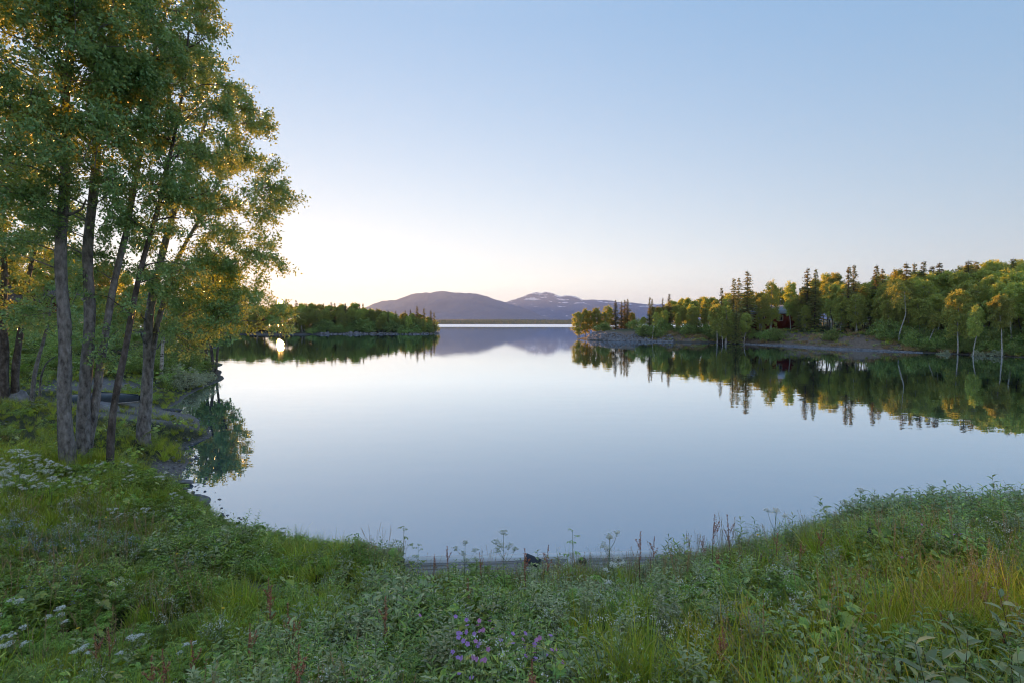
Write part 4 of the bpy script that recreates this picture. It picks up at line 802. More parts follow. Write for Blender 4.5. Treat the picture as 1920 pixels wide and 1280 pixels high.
hgt = np.clip(.80 + .34 * n2 + .2 * fbm(x, y, 57, 2, 3.0), .4, 1.45) * np.where(z < .35, .75, 1.0) * np.where((y > 6.4) & (np.abs(x - .8) < 2.6), 1.0, 1)
sel = (rng.random(len(x)) > b * .95) & (z > .08) & (fbm(x, y, 58, 3, 2.6) > -.42)
put(rng, x, y, z, sel, 0, hgt, None, 'meadow_plants', 'dense leafy wild plants covering the meadow', ALLP, kind)
x, y, z, b = field(rng, 11000, 1.1, 12.5, 1.15, -11)
n3 = fbm(x, y, 53, 3, 1.4); sel = (rng.random(len(x)) > b * .85) & (rng.random(len(x)) < np.clip(.5 + .5 * n3 + .25 * np.clip(x - 2, 0, 1) + .3 * np.clip((-x - 1) / 3, 0, 1), .08, 1))
put(rng, x, y, z, sel, 4, np.where(z < .3, .55, .85) * np.clip(1 + .25 * n3, .6, 1.3), None, 'meadow_grass', 'green grass growing through the meadow plants', P_G)
x, y, z, b = field(rng, 900, 1.6, 8.5, 1.12, -7); sel = (fbm(x, y, 54, 3, .9) > -.05) & (z > .3)
put(rng, x, y, z, sel, 3, .75, 1.15, 'seed_grass', 'dry and reddish seed heads of meadow grass', P_S)
x, y, z, b = field(rng, 2600, 1.4, 6.5, 1.12, -8); sel = (np.exp(-((x - 2.7) / 1.5) ** 2 - ((y - 3.0) / 1.2) ** 2) + .25 * fbm(x, y, 59, 3, 1.5) > .42 - .5 * (fbm(x, y, 60, 2, .7) > .95)) & (z > .3)
put(rng, x, y, z, sel, 3, .7, 1.1, 'yellow_grass', 'yellowish grass in patches of the meadow', [c_grass(345 + k, 40, .3 + .06 * k, .006, .07, 'm_gold', .5) for k in range(3)])
def c_fleck(seed, mat):
    rng = np.random.default_rng(seed); st = MB(); B = []
    for i in range(10):
        p = np.array([rng.normal() * .07, rng.normal() * .07, rng.uniform(.24, .42)]); st.add(*tube(np.stack([p * [.3, .3, 0], p]), [.001, .0008], 3)); B += [p + rng.normal(size=3) * .012 for _ in range(9)]
    B = np.array(B); L = rng.uniform(.006, .012, len(B)); return join([(st, 0), (MB().add(*leaf_diamond(B, norm(rng.normal(size=B.shape)), norm(rng.normal(size=B.shape) + UP), L, L * .8)), 1)]).mesh('small_flowers', [M['m_stem'], M[mat]])
x, y, z, b = field(rng, 1500, 1.4, 10, 1.12, -10); sel = (fbm(x, y, 61, 3, 1.1) > .12) & (z > .3)
put(rng, x, y, z, sel, 3, .8, 1.2, 'small_meadow_flowers', 'tiny white and cream flowers dotted through the meadow', [c_fleck(383, 'm_white'), c_fleck(384, 'm_cream'), c_fleck(385, 'm_cream')])
# shore lawn round the tree feet and the landing
x, y, z, b = field(rng, 16000, 8.5, 32, 1.15, -40); k = (x < -2.5); x, y, z, b = x[k], y[k], z[k], b[k]
n4 = fbm(x, y, 55, 3, .9); sel = (rng.random(len(x)) > b * .97) & (z > .04); put(rng, x, y, z, sel, 4, np.where((y > 13) & (x < -10), .6, .8) * np.clip(1 + .3 * n4, .5, 1.5), None, 'lawn_grass', 'short green grass on the shore round the trees', P_G)
x, y, z, b = field(rng, 9000, 8.0, 30, 1.15, -40); k = (x < -5); x, y, z, b = x[k], y[k], z[k], b[k]; n4 = fbm(x, y, 56, 3, .8); lawn = ((x < -12.5) & (y > 12.5) & (y < 22))
sel = (rng.random(len(x)) > b * 1.2) & (z > .25) & (rng.random(len(x)) < np.where(lawn, .15, np.where(y < 12.5, .95, .5)) * np.clip(.8 + .5 * n4, .1, 1))
put(rng, x, y, z, sel, 0, np.where(y < 12, 1.05, 1.25), None, 'shore_plants', 'leafy wild plants on the bank between the tree feet', P_F + P_P + P_H, None) if False else scatter('shore_plants', 'leafy wild plants on the bank between the tree feet', P_F + P_P + P_H + P_L, np.stack([x[sel], y[sel], z[sel] - .01], 1), rng.integers(0, 12, sel.sum()), rng.uniform(0, 6.28, sel.sum()), np.repeat(rng.uniform(.8, 1.5, sel.sum())[:, None], 3, 1), rng.normal(size=(sel.sum(), 2)) * .1)
x, y, z, b = field(rng, 5000, 25, 52, 1.1, -60); sel = (z > .25) & (x < -12) & (rng.random(len(x)) > b)
scatter('slope_plants', 'dark leafy ground cover on the slope of the spit', P_F + P_P + P_H + P_L, np.stack([x[sel], y[sel], z[sel] - .01], 1), rng.integers(0, 12, sel.sum()), rng.uniform(0, 6.28, sel.sum()), np.repeat(rng.uniform(1.6, 3.0, sel.sum())[:, None], 3, 1), rng.normal(size=(sel.sum(), 2)) * .1)
# forget-me-nots
def c_blue(seed):
    rng = np.random.default_rng(seed); n = 9; B = []; Dn = []
    st = MB()
    for i in range(n):
        p = np.array([rng.normal() * .06, rng.normal() * .06, rng.uniform(.18, .3)]); st.add(*tube(np.stack([p * [.3, .3, 0], p]), [.001, .0008], 3))
        for q in range(3):
            c = p + rng.normal(size=3) * .012
            for k in range(5): B.append(c); Dn.append([math.cos(k * 1.257), math.sin(k * 1.257), .2])
    B = np.array(B); L = np.full(len(B), .006); return join([(st, 0), (MB().add(*leaf_diamond(B, norm(np.array(Dn)), np.tile(UP, (len(B), 1)), L, L * .8)), 1)]).mesh('forget_me_nots', [M['m_stem'], M['m_blue']])
fx = []; 
for px, py, r, n in [(40, 1085, 45, 26), (150, 1070, 50, 12), (185, 1045, 40, 12), (245, 1060, 40, 10), (150, 1165, 35, 9), (40, 1210, 30, 4), (350, 1060, 40, 8), (100, 1100, 50, 12), (20, 1060, 30, 10), (110, 1205, 30, 4)]:
    for _ in range((n + 1) // 2):
        p = G(px + rng.normal() * r, py + rng.normal() * r * .35, .75); fx.append((p[0], p[1], gz1(p[0], p[1])))
fx = np.array(fx); n = len(fx); scatter('forget_me_nots', 'patches of tiny pale blue flowers in the grass', [c_blue(380), c_blue(381)], fx, rng.integers(0, 2, n), rng.uniform(0, 6.28, n), np.repeat(rng.uniform(.9, 1.4, n)[:, None], 3, 1), rng.normal(size=(n, 2)) * .1)
# ------------------------------------------------------------------ single plants one can tell apart
def umbel(rng, c, R, n=11, mat='m_white'):
    fl = MB(); st = MB(); B = []; Dn = []; Ls = []; ta, tz = rng.uniform(.1, .75), rng.uniform(0, 6.28); ax = np.array([math.cos(tz), math.sin(tz), 0])
    def rot(v): return v * math.cos(ta) + np.cross(ax, v) * math.sin(ta) + ax * (ax @ v) * (1 - math.cos(ta))
    for k in range(n):
        a = k * 2.4; r = R * math.sqrt((k + .5) / n); p = c + rot(np.array([r * math.cos(a), r * math.sin(a), .45 * R - .75 * r * r / R + rng.normal() * .008])); st.add(*tube(np.stack([c - UP * .5 * R, p]), [.0011, .0008], 3))
        for j in range(11): B.append(p + rng.normal(size=3) * np.array([.009, .009, .003])); Dn.append([rng.normal(), rng.normal(), .25]); Ls.append(rng.uniform(.008, .015))
    B = np.array(B); Ls = np.array(Ls); fl.add(*leaf_diamond(B, norm(np.array(Dn)), norm(rng.normal(size=B.shape) * .35 + UP), Ls, Ls * .8)); return st, fl
def p_parsley(seed, h=.7, heads=5, R=.033, mat='m_white'):
    rng = np.random.default_rng(seed); st = MB(); parts = []; top = np.array([rng.normal() * .03, rng.normal() * .03, h]); st.add(*tube(np.stack([np.zeros(3) - UP * .03, top * .5 + [.012, 0, 0], top]), [.0042, .0034, .002], 5))
    hd = []
    for k in range(heads):
        t = 1 if k == 0 else rng.uniform(.45, .85); b = top * t; a = k * 2.2 + rng.random(); e = top if k == 0 else b + np.array([math.cos(a), math.sin(a), 0]) * h * rng.uniform(.1, .24) + UP * h * rng.uniform(.12, .32)
        if k: st.add(*tube(np.stack([b, (b + e) / 2 + (e - b) * [.12, .12, -.05], e]), [.0025, .002, .0014], 4))
        s2, fl = umbel(rng, e, R * rng.uniform(.8, 1.15)); hd.append(join([(s2, 0), (fl, 1)]).mesh('flower_head', [M['m_stem'], M[mat]]))
    s3, lf = fronds(rng, 4, .18, h * .3, 7); lf.V = [v + UP * h * .05 for v in lf.V]; s3.V = [v + UP * h * .05 for v in s3.V]
    return [('stem', join([(st, 0), (s3, 0)]).mesh('stem', [M['m_stem']])), ('foliage', lf.mesh('foliage', [M['m_fern']]))] + [('flower_head', q) for q in hd]
def p_sorrel(seed, h=.6, side=3):
    rng = np.random.default_rng(seed); st = MB(); B = []; Dn = []; Ls = []; top = np.array([rng.normal() * .05, rng.normal() * .05, h]); axes = [(np.zeros(3), top, .52)]
    st.add(*tube(np.stack([-UP * .03, top * .5 + [rng.normal() * .02, 0, 0], top]), [.0036, .003, .0012], 5))
    for k in range(side):
        b = top * rng.uniform(.55, .75); a = rng.uniform(0, 6.28); e = b + np.array([math.cos(a), math.sin(a), 0]) * h * .09 + UP * h * rng.uniform(.12, .2); st.add(*tube(np.stack([b, b * .5 + e * .5 + [0, 0, -.01], e]), [.002, .0016, .001], 3)); axes.append((b, e, .25))
    for b, e, t0 in axes:
        m = int(np.linalg.norm(e - b) * (1 - t0) * 420)
        for q in range(m): t = t0 + (1 - t0) * rng.random(); B.append(b + (e - b) * t + rng.normal(size=3) * .006 * (1.3 - t)); Dn.append(rng.normal(size=3) + UP * -.3); Ls.append(rng.uniform(.007, .014))
    B = np.array(B); Ls = np.array(Ls); lf_b = np.array([top * .12, top * .25, top * .38]); lf_d = norm(np.array([[.8, .3, .6], [-.6, .6, .7], [.2, -.8, .8]])); lf = MB().add(*leaf_full(lf_b, lf_d, norm(np.array([[-.4, 0, 1], [.4, -.3, 1], [0, .4, 1]])), np.array([.1, .08, .06]), np.array([.026, .02, .014]), .5))
    return [('stem', st.mesh('stem', [M['m_redstem']], True)), ('flower_spike', MB().add(*leaf_diamond(B, norm(np.array(Dn)), norm(rng.normal(size=B.shape)), Ls, Ls * .8)).mesh('flower_spike', [M['m_red']])), ('leaves', lf.mesh('leaves', [M['m_broad']]))]
def flower(rng, c, R, mat, up=(0, -.5, .8), petals=5):
    nrm = norm(np.array(up) + rng.normal(size=3) * .3); u = norm(np.cross(nrm, [.3, .8, .1])); v = np.cross(nrm, u); th = np.arange(petals) * 2 * math.pi / petals + rng.random()
    B = np.tile(c, (petals, 1)); Dn = norm(np.cos(th)[:, None] * u + np.sin(th)[:, None] * v + nrm * .35); L = np.full(petals, R); return MB().add(*leaf_full(B, Dn, np.tile(nrm, (petals, 1)), L, L * 1.0, .25, .05)).mesh('flower', [M[mat]])
def p_cranesbill(seed, h=.36, n=7, mats=('m_pink', 'm_violet')):
    rng = np.random.default_rng(seed); st, lf = palmate(rng, 9, h * .8, .045, 7, .14); fl = []
    for k in range(n):
        c = np.array([rng.normal() * .06, rng.normal() * .06, h * rng.uniform(.8, 1.12)]); st.add(*tube(np.stack([c * [.2, .2, 0], c * [.6, .6, .6], c]), [.002, .0016, .0012], 3)); fl.append(flower(rng, c, .015, mats[k % len(mats)]))
    return [('stem', st.mesh('stem', [M['m_stem']])), ('foliage', lf.mesh('foliage', [M['m_broad']]))] + [('flower', q) for q in fl]
def p_buttercup(seed, h=.36):
    rng = np.random.default_rng(seed); st, lf = palmate(rng, 4, h * .4, .03, 5, .08); c = np.array([rng.normal() * .03, rng.normal() * .03, h]); st.add(*tube(np.stack([-UP * .02, c * [.5, .5, .5], c]), [.0018, .0015, .001], 3))
    return [('stem', st.mesh('stem', [M['m_stem']])), ('foliage', lf.mesh('foliage', [M['m_broad']])), ('flower', flower(rng, c, .015, 'm_yellow'))]
def p_tall(seed, h=.6, n=3, L=.085, W=.016, mat='m_broad'):
    rng = np.random.default_rng(seed); st, lf = shoots(rng, n, h, 34, L, W, base=.07, lean=.12, start=.1, up=.3); return [('stem', st.mesh('stem', [M['m_stem']])), ('foliage', lf.mesh('foliage', [M[mat]]))]
def p_angelica(seed, h=.75):
    rng = np.random.default_rng(seed); st = MB().add(*tube(np.array([[0, 0, -.03], [.01, 0, h * .5], [0, .01, h]]), [.004, .0032, .0018], 5)); B = []; Dn = []; Ls = []
    for k in range(9):
        z = h * (.3 + .7 * k / 8.5); a = k * 2.4; o = np.array([math.cos(a), math.sin(a), 0]); Lp = .12 * (1.15 - .7 * k / 8.5); e = np.array([0, 0, z]) + o * Lp + UP * Lp * .5; st.add(*tube(np.stack([[0, 0, z], e]), [.0018, .001], 3))
        for j in range(7): th = (j - 3) * .55; s = np.cross(UP, o); B.append(e - o * .03 * (j % 3)); Dn.append(o * math.cos(th) + s * math.sin(th) + UP * -.15); Ls.append(.048 * (1.1 - .5 * k / 8.5))
    B = np.array(B); Ls = np.array(Ls); return [('stem', st.mesh('stem', [M['m_stem']])), ('foliage', MB().add(*leaf_full(B, norm(np.array(Dn)), norm(rng.normal(size=B.shape) * .2 + UP), Ls, Ls * .42, .3)).mesh('foliage', [M['m_fern']]))]
PR = {'parsley': [p_parsley(400, .62, 5), p_parsley(401, .7, 4), p_parsley(402, .55, 6)], 'cream': [p_parsley(404, .75, 6, .042, 'm_cream')], 'sorrel': [p_sorrel(410), p_sorrel(411, .6, 4), p_sorrel(412, .6, 2)], 'crane': [p_cranesbill(420), p_cranesbill(421, .36, 7, ('m_violet', 'm_pink', 'm_violet')), p_cranesbill(422, .36, 2, ('m_pink',))],
      'butter': [p_buttercup(430), p_buttercup(431)], 'tall': [p_tall(440), p_tall(441, .6, 4), p_tall(442, .6, 3)], 'ang': [p_angelica(450)], 'wil': [p_tall(460, .5, 7, .06, .024, 'm_willow'), p_tall(461, .5, 6, .055, .022, 'm_willow')]}
rng = np.random.default_rng(500)
def stand(name, proto, h0, px, ytop, y, label, cat, group=None, hmin=.25, hmax=1.1):
    """a plant at depth y whose tip shows at the given pixel, rooted in the ground below it"""
    p = D(px, ytop, y); z = gz1(p[0], p[1]); h = p[2] - z
    h = min(max(h, hmin), hmax); s = h / h0
    return thing(name, proto, (p[0], p[1], z), label, cat, group, rng.uniform(0, 6.28), (s * .5 + .5 if s > 1 else s * .6 + .4,) * 2 + (s,))
# tall plants that stand out against the water
stand('angelica', PR['ang'][0], .78, 757, 980, 6.9, 'tall dark leafy angelica alone against the water by the jetty end', 'plant', None, .4, 1.0)
stand('angelica', PR['ang'][0], .78, 783, 1015, 7.0, 'shorter angelica beside the tall one at the jetty end', 'plant', None, .3, .9)
stand('cow_parsley', PR['cream'][0], .78, 948, 992, 6.2, 'tall cream-headed cow parsley before the jetty', 'plant', None, .4, 1.1)
stand('cow_parsley', PR['cream'][0], .78, 872, 1014, 6.5, 'thin cream cow parsley with spread heads before the jetty', 'plant', None, .3, 1.1)
stand('cow_parsley', PR['parsley'][2], .6, 1145, 998, 6.0, 'bright white yarrow-like flower heads over the jetty edge', 'plant', None, .4, 1.1)
stand('cow_parsley', PR['parsley'][0], .66, 1160, 1050, 5.0, 'low white umbel in the leaves below the bright white heads', 'plant', None, .25, .8)
stand('angelica', PR['ang'][0], .78, 1075, 988, 6.6, 'slim branching angelica above the pale stone', 'plant', None, .4, 1.1)
stand('sorrel', PR['sorrel'][0], .62, 985, 1024, 5.6, 'red sorrel spike beside the dark slab stone', 'plant', None, .3, 1.0)
stand('sorrel', PR['sorrel'][1], .62, 1022, 1018, 6.0, 'thin three-tipped sorrel stalk between the dark slab and pale stone', 'plant', None, .3, 1.0)
for k, (px, py, y) in enumerate([(1200, 990, 6.2), (1222, 1003, 6.2), (1372, 962, 5.8), (1338, 960, 5.9)]): stand('sorrel', PR['sorrel'][k % 3], .62, px, py, y, 'dry brown sorrel stalk among the tall herbs over the water', 'plant', 'brown stalks against the water', .3, 1.0)
for k, (px, py, y) in enumerate([(1258, 990, 6.0), (1280, 1000, 6.1), (1395, 975, 5.7), (1430, 978, 5.6), (1460, 970, 5.6), (1495, 965, 5.5), (1540, 955, 5.5), (1580, 950, 5.5), (1620, 940, 5.5), (1655, 932, 5.5), (1700, 935, 5.5), (1740, 932, 5.5), (1775, 935, 5.5), (1812, 925, 5.5), (1838, 910, 5.5), (1872, 908, 5.5), (1905, 905, 5.6), (1560, 960, 5.2), (1600, 955, 5.2), (1680, 945, 5.2), (1720, 945, 5.3), (1795, 938, 5.2), (1850, 920, 5.2), (1890, 915, 5.2)]):
    stand('willowherb', PR['tall'][k % 3], .62, px, py + 4, y, 'leafy upright willowherb ' + ('by the brown stalks near the jetty' if px < 1440 else 'where the crest starts to rise' if px < 1560 else 'on the rising crest near the dark stone' if px < 1690 else 'on the crest past the dark stone' if px < 1800 else 'on the highest part of the crest'), 'plant', 'willowherbs on the crest', .2, .6)
for k, (px, py, y) in enumerate([(1452, 952, 5.6), (1612, 922, 5.5)]): stand('cow_parsley', PR['cream'][0] if k % 2 else PR['parsley'][1], .72, px, py, y, 'thin cow parsley rising over the willowherb crest', 'plant', 'cow parsley on the crest', .35, 1.0)
for k, (px, py, y) in enumerate([(840, 1020, 6.8), (812, 1035, 6.9), (905, 1030, 6.6), (1245, 1035, 6.3), (1315, 1000, 6.0)]): stand('sorrel', PR['sorrel'][k % 3], .62, px, py, y, 'short brown seed stalk by the jetty boards', 'plant', 'seed stalks by the jetty', .2, .8)
# sorrel in the meadow
for k, (px, py, y) in enumerate([(500, 1048, 5.2), (503, 1085, 4.8), (540, 1130, 4.4), (548, 1150, 4.2), (185, 1180, 3.9), (205, 1165, 4.0), (280, 1220, 3.2), (315, 1210, 3.3), (372, 1190, 3.6), (465, 1165, 3.9), (1700, 1050, 4.2), (1860, 1035, 4.0), (1880, 1085, 3.6), (1770, 1150, 3.0), (1900, 1180, 2.8), (1895, 1200, 2.7), (1855, 1110, 3.4), (1545, 1120, 3.6), (1555, 1090, 3.9), (1535, 985, 5.0), (1455, 992, 5.1), (1350, 1030, 4.8), (1005, 1235, 2.6), (575, 1245, 2.6), (555, 1200, 2.9), (1350, 1180, 2.9), (1360, 1165, 3.0), (880, 1080, 4.9), (1660, 1060, 4.2), (1810, 1030, 4.2), (1500, 1010, 4.8), (1580, 1135, 3.4), (1640, 1150, 3.2), (720, 1110, 4.2)]):
    stand('sorrel', PR['sorrel'][k % 3], .62, px, py, y, ('rust red sorrel spike rising from the yellowish grass' if px > 1500 else 'rust red sorrel spike among silvery willow leaves' if px > 540 else 'rust red sorrel spike in the grass below the bare patch'), 'plant', 'sorrel spikes in the meadow', .3, .72)
for k, (px, py, y) in enumerate([(902, 1142, 3.6), (888, 1165, 3.4), (910, 1190, 3.2), (1005, 1185, 3.1), (1035, 1195, 3.0), (870, 1210, 3.0), (990, 1190, 3.2), (885, 1215, 2.9), (1765, 992, 4.7), (1775, 998, 4.6)]): stand('cranesbill', PR['crane'][k % 2], .4, px, py, y, 'cranesbill with pink and violet flowers' + (' near the crest' if px > 1500 else ' in the upper cluster' if py < 1180 else ' in the low near cluster' if px < 950 else ' in the pair of clusters by the tussock'), 'flower', 'cranesbills in the meadow', .25, .5)
stand('cranesbill', PR['crane'][2], .4, 788, 1130, 3.9, 'lone pink clover-like cranesbill in dark leaves', 'flower', None, .25, .5); stand('cranesbill', PR['crane'][2], .4, 1700, 1040, 4.2, 'dull pink cranesbill in the grass under the crest', 'flower', None, .25, .5)
for k, (px, py, y) in enumerate([(248, 1217, 3.3), (274, 1246, 3.0), (235, 1278, 2.7), (15, 992, 6.6), (68, 975, 7.2), (93, 1020, 6.0), (110, 1027, 5.9), (113, 1053, 5.5), (190, 970, 7.2), (330, 1010, 6.4), (410, 1110, 4.8), (1620, 1014, 4.7), (1410, 965, 5.6), (145, 1168, 4.1), (280, 1015, 6.3), (60, 1040, 5.6)]): stand('buttercup', PR['butter'][k % 2], .37, px, py, y, 'yellow buttercup flower on a thin stem in the grass', 'flower', 'buttercups', .2, .45)
# cow parsley on the tree bank
for k in range(34):
    px = rng.uniform(-30, 110) if k < 20 else rng.uniform(0, 330); py = rng.uniform(838, 935) if k < 20 else rng.uniform(860, 1000); y = rng.uniform(7.3, 9.6) if k < 20 else rng.uniform(7.2, 10)
    stand('cow_parsley', PR['parsley'][k % 3], .66, px, py, y, 'white cow parsley in the thick patch beside the tall trees' if k < 20 else 'white cow parsley scattered over the bank below the trees', 'flower', 'cow parsley patch' if k < 20 else 'cow parsley on the bank', .45, .85)
for k in range(6): px = rng.uniform(-20, 420); stand('cow_parsley', PR['parsley'][k % 3], .66, px, rng.uniform(1080, 1230), rng.uniform(3.4, 5.0), 'small cow parsley in the near grass among forget-me-nots', 'flower', 'near cow parsley', .25, .42)
# silvery willow clumps
for k, (px, py, y) in enumerate([(680, 1070, 4.6), (720, 1080, 4.4), (700, 1095, 4.2), (760, 1075, 4.6), (1010, 1080, 4.6), (1040, 1095, 4.3), (1100, 1080, 4.5), (1240, 1060, 4.7), (1320, 1050, 4.8), (1400, 1035, 4.9), (380, 1195, 3.2), (440, 1215, 3.0), (500, 1220, 2.9), (400, 1245, 2.7), (620, 1190, 3.2), (690, 1180, 3.3), (1480, 1040, 4.6), (1560, 1020, 4.7), (1800, 970, 4.9), (1860, 990, 4.6), (1250, 1110, 3.8), (1350, 1120, 3.6), (1420, 1150, 3.2), (1180, 1120, 3.8), (830, 1150, 3.6), (1300, 1200, 2.8), (1900, 960, 4.9), (1750, 1010, 4.6), (600, 1090, 4.5), (540, 1110, 4.4)]):
    stand('willow_shrub', PR['wil'][k % 2], .52, px, py, y, 'small silver-leaved willow shrub ' + ('before the grass tussock and jetty' if px < 800 and py < 1120 else 'in the near leaves by the red sorrel' if px < 800 else 'in the middle of the meadow below the jetty stones' if px < 1200 else 'on the rise below the crest' if py < 1050 else 'beside the arching grass tussock'), 'plant', 'silver willow shrubs', .2, .5)
lb = far_bush(263, .3, .32, 60, 'leaf_bush', .045, 60); stand('low_bush', lb, .34, 662, 1018, 7.7, 'low round dark bush on the bank edge beside the jetty', 'bush', None, .2, .45)
TUS = [('blades', c_grass(470, 190, .5, .006, .12, 'm_grass', .7))]
for px, py, y, lab in [(705, 1035, 6.4, 'dense green grass tussock on the shore edge before the jetty'), (1220, 1170, 2.9, 'arching dark green grass tussock in the near meadow'), (1150, 1190, 2.8, 'smaller grass tussock beside the arching one')]: stand('grass_tussock', TUS, .45, px, py, y, lab, 'plant', None, .3, .6)

# ------------------------------------------------------------------ stones, jetty, log, boat, buildings
def rock_mesh(seed, sx, sy, sz, mat, flat=.0, sub=3, ang=.28):
    import bmesh
    bm = bmesh.new(); bmesh.ops.create_icosphere(bm, subdivisions=sub, radius=1); rg = np.random.default_rng(seed); V = np.array([v.co for v in bm.verts]); F = np.array([[v.index for v in f.verts] for f in bm.faces]); bm.free()
    for _ in range(7):                                               # cut facets
        d = norm(rg.normal(size=3)); c = rg.uniform(.5, .85); t = V @ d; V = V - np.clip(t - c, 0, None)[:, None] * d
    V = V * (1 + .04 * fbm(V[:, 0] * 3, V[:, 1] * 3 + V[:, 2] * 2, seed, 3, 1.5)[:, None]) * np.array([sx, sy, sz])
    return MB().add(V, F).mesh('rock', [M[mat]])
def rock(name, px, py, z, size, seed, mat, label, rz=0, group=None, sink=.3):
    p = G(px, py, z); o = link(name, rock_mesh(seed, *size, mat), None, label, 'rock', group, None, (p[0], p[1], z + size[2] * (1 - sink) * .6)); o.rotation_euler = (0, 0, rz); return o
rock('boulder', 370, 943, .02, (.28, .2, .16), 601, 'rock', 'grey stone lying at the water edge below the trees')
rock('boulder', 25, 752, 1.05, (.55, .4, .35), 602, 'rock', 'pale grey boulder at the foot of the double-stemmed tree')
rock('boulder', 320, 772, .05, (.5, .3, .12), 603, 'rock_dark', 'flat dark stone in the shallow cove')
rock('boulder', 345, 905, .03, (.22, .16, .08), 604, 'rock', 'small flat stone on the muddy shore')
jz = .30
rock('boulder', 1075, 1054, jz, (.13, .10, .12), 605, 'wood_pale', 'pale rounded stone on the jetty edge', .4)
rock('boulder', 1093, 1056, jz, (.06, .05, .07), 606, 'rock_dark', 'small dark round stone beside the pale one')
# dark slab: a tilted flat stone
p = G(1000, 1060, jz); sl = MB().add(*box(-.13, .11, -.07, .07, -.015, .02)); o = sl.build('slab_stone', M['rock_dark'], label='dark angular slab tipped on the jetty boards', cat='rock'); o.location = (p[0], p[1] + .05, jz + .055); o.rotation_euler = (.45, .3, -.25)
_q = D(1645, 1000, 5.4); _z = gz1(_q[0], _q[1]); link('boulder', rock_mesh(608, .12, .09, .26, 'rock_dark'), None, 'dark stone half hidden in the crest plants', 'rock', None, None, (_q[0], _q[1], _z + .08))
# jetty
e = link('jetty', None, None, 'low weathered grey plank jetty along the near water edge', 'jetty', None, None, (JET_A[0], JET_A[1], 0)); v = JET_B - JET_A; LJ = float(np.hypot(v[0], v[1])); e.rotation_euler = (0, 0, math.atan2(v[1], v[0]))
r2 = np.random.default_rng(8)
for k in range(5):
    w = .105; y0 = -.04 - (k + 1) * (w + .008); seg = sorted(r2.uniform(.5, LJ - .5, 1).tolist())
    for a_, b_ in zip([0] + seg, seg + [LJ]):
        q = MB().add(*box(a_ + .004, b_ - .004, y0, y0 + w, .255 + r2.uniform(-.004, .004), .285 + r2.uniform(-.004, .006))); q.build('plank', M['wood'], e)
MB().add(*box(-.02, LJ + .02, -.055, .085, .20, .33)).build('edge_beam', M['wood_pale'], e)
for k in range(6): MB().add(*tube([(LJ * (k + .5) / 6, -.1, -.9), (LJ * (k + .5) / 6, -.1, .25)], .06, 8, True)).build('post', M['bark_dark'], e)
# log on the bank
a_, b_ = G(118, 945, 1.0), G(165, 982, .9); lg = MB().add(*tube([a_ + [0, 0, .03], (a_ + b_) / 2 + [0, 0, .06], b_ + [0, 0, .05]], [.075, .07, .05], 9, True)); c_ = (a_ + b_) / 2; lg.V = [v_ - c_ for v_ in lg.V]; lg.build('log', M['bark_grey'], label='weathered grey log lying in the plants below the trees', cat='log', loc=tuple(c_))
# upturned boat and stone block on the gravel landing
p = G(188, 752, .75); bx_ = np.linspace(-1.5, 1.5, 13); hull = MB(); ring = []
for xx in bx_:
    w = .62 * (1 - abs(xx / 1.55) ** 2.6) + .03; hgt_ = .42 * (1 - .35 * abs(xx / 1.5) ** 2); ring.append([(xx, w * math.cos(t), hgt_ * math.sin(t) ** .8 if math.sin(t) > 0 else 0) for t in np.linspace(0, math.pi, 11)])
ring = np.array(ring); i = np.arange(12)[:, None] * 11 + np.arange(10)[None]; hull.add(ring.reshape(-1, 3), np.stack([i, i + 11, i + 12, i + 1], -1).reshape(-1, 4))
kl = MB().add(*tube([(-1.45, 0, .3), (0, 0, .44), (1.45, 0, .3)], .03, 6)); rm = MB().add(*tube(np.array([(xx, .62 * (1 - abs(xx / 1.55) ** 2.6) + .04, .03) for xx in bx_]), .03, 6)); rm2 = MB().add(*tube(np.array([(xx, -.62 * (1 - abs(xx / 1.55) ** 2.6) - .04, .03) for xx in bx_]), .03, 6))
thing('rowing_boat', [('hull', hull.mesh('hull', [M['boat']], True), [('keel', kl.mesh('keel', [M['boat']]))]), ('gunwale', rm.mesh('gunwale', [M['wood']])), ('gunwale', rm2.mesh('gunwale', [M['wood']]))], (p[0], p[1], gz1(p[0], p[1]) + .02), 'dark upturned rowing boat on the gravel landing behind the trees', 'boat', None, .15)
rock('boulder', 192, 778, .62, (.62, .45, .38), 609, 'rock', 'big flat-topped grey boulder in front of the upturned boat', .2)

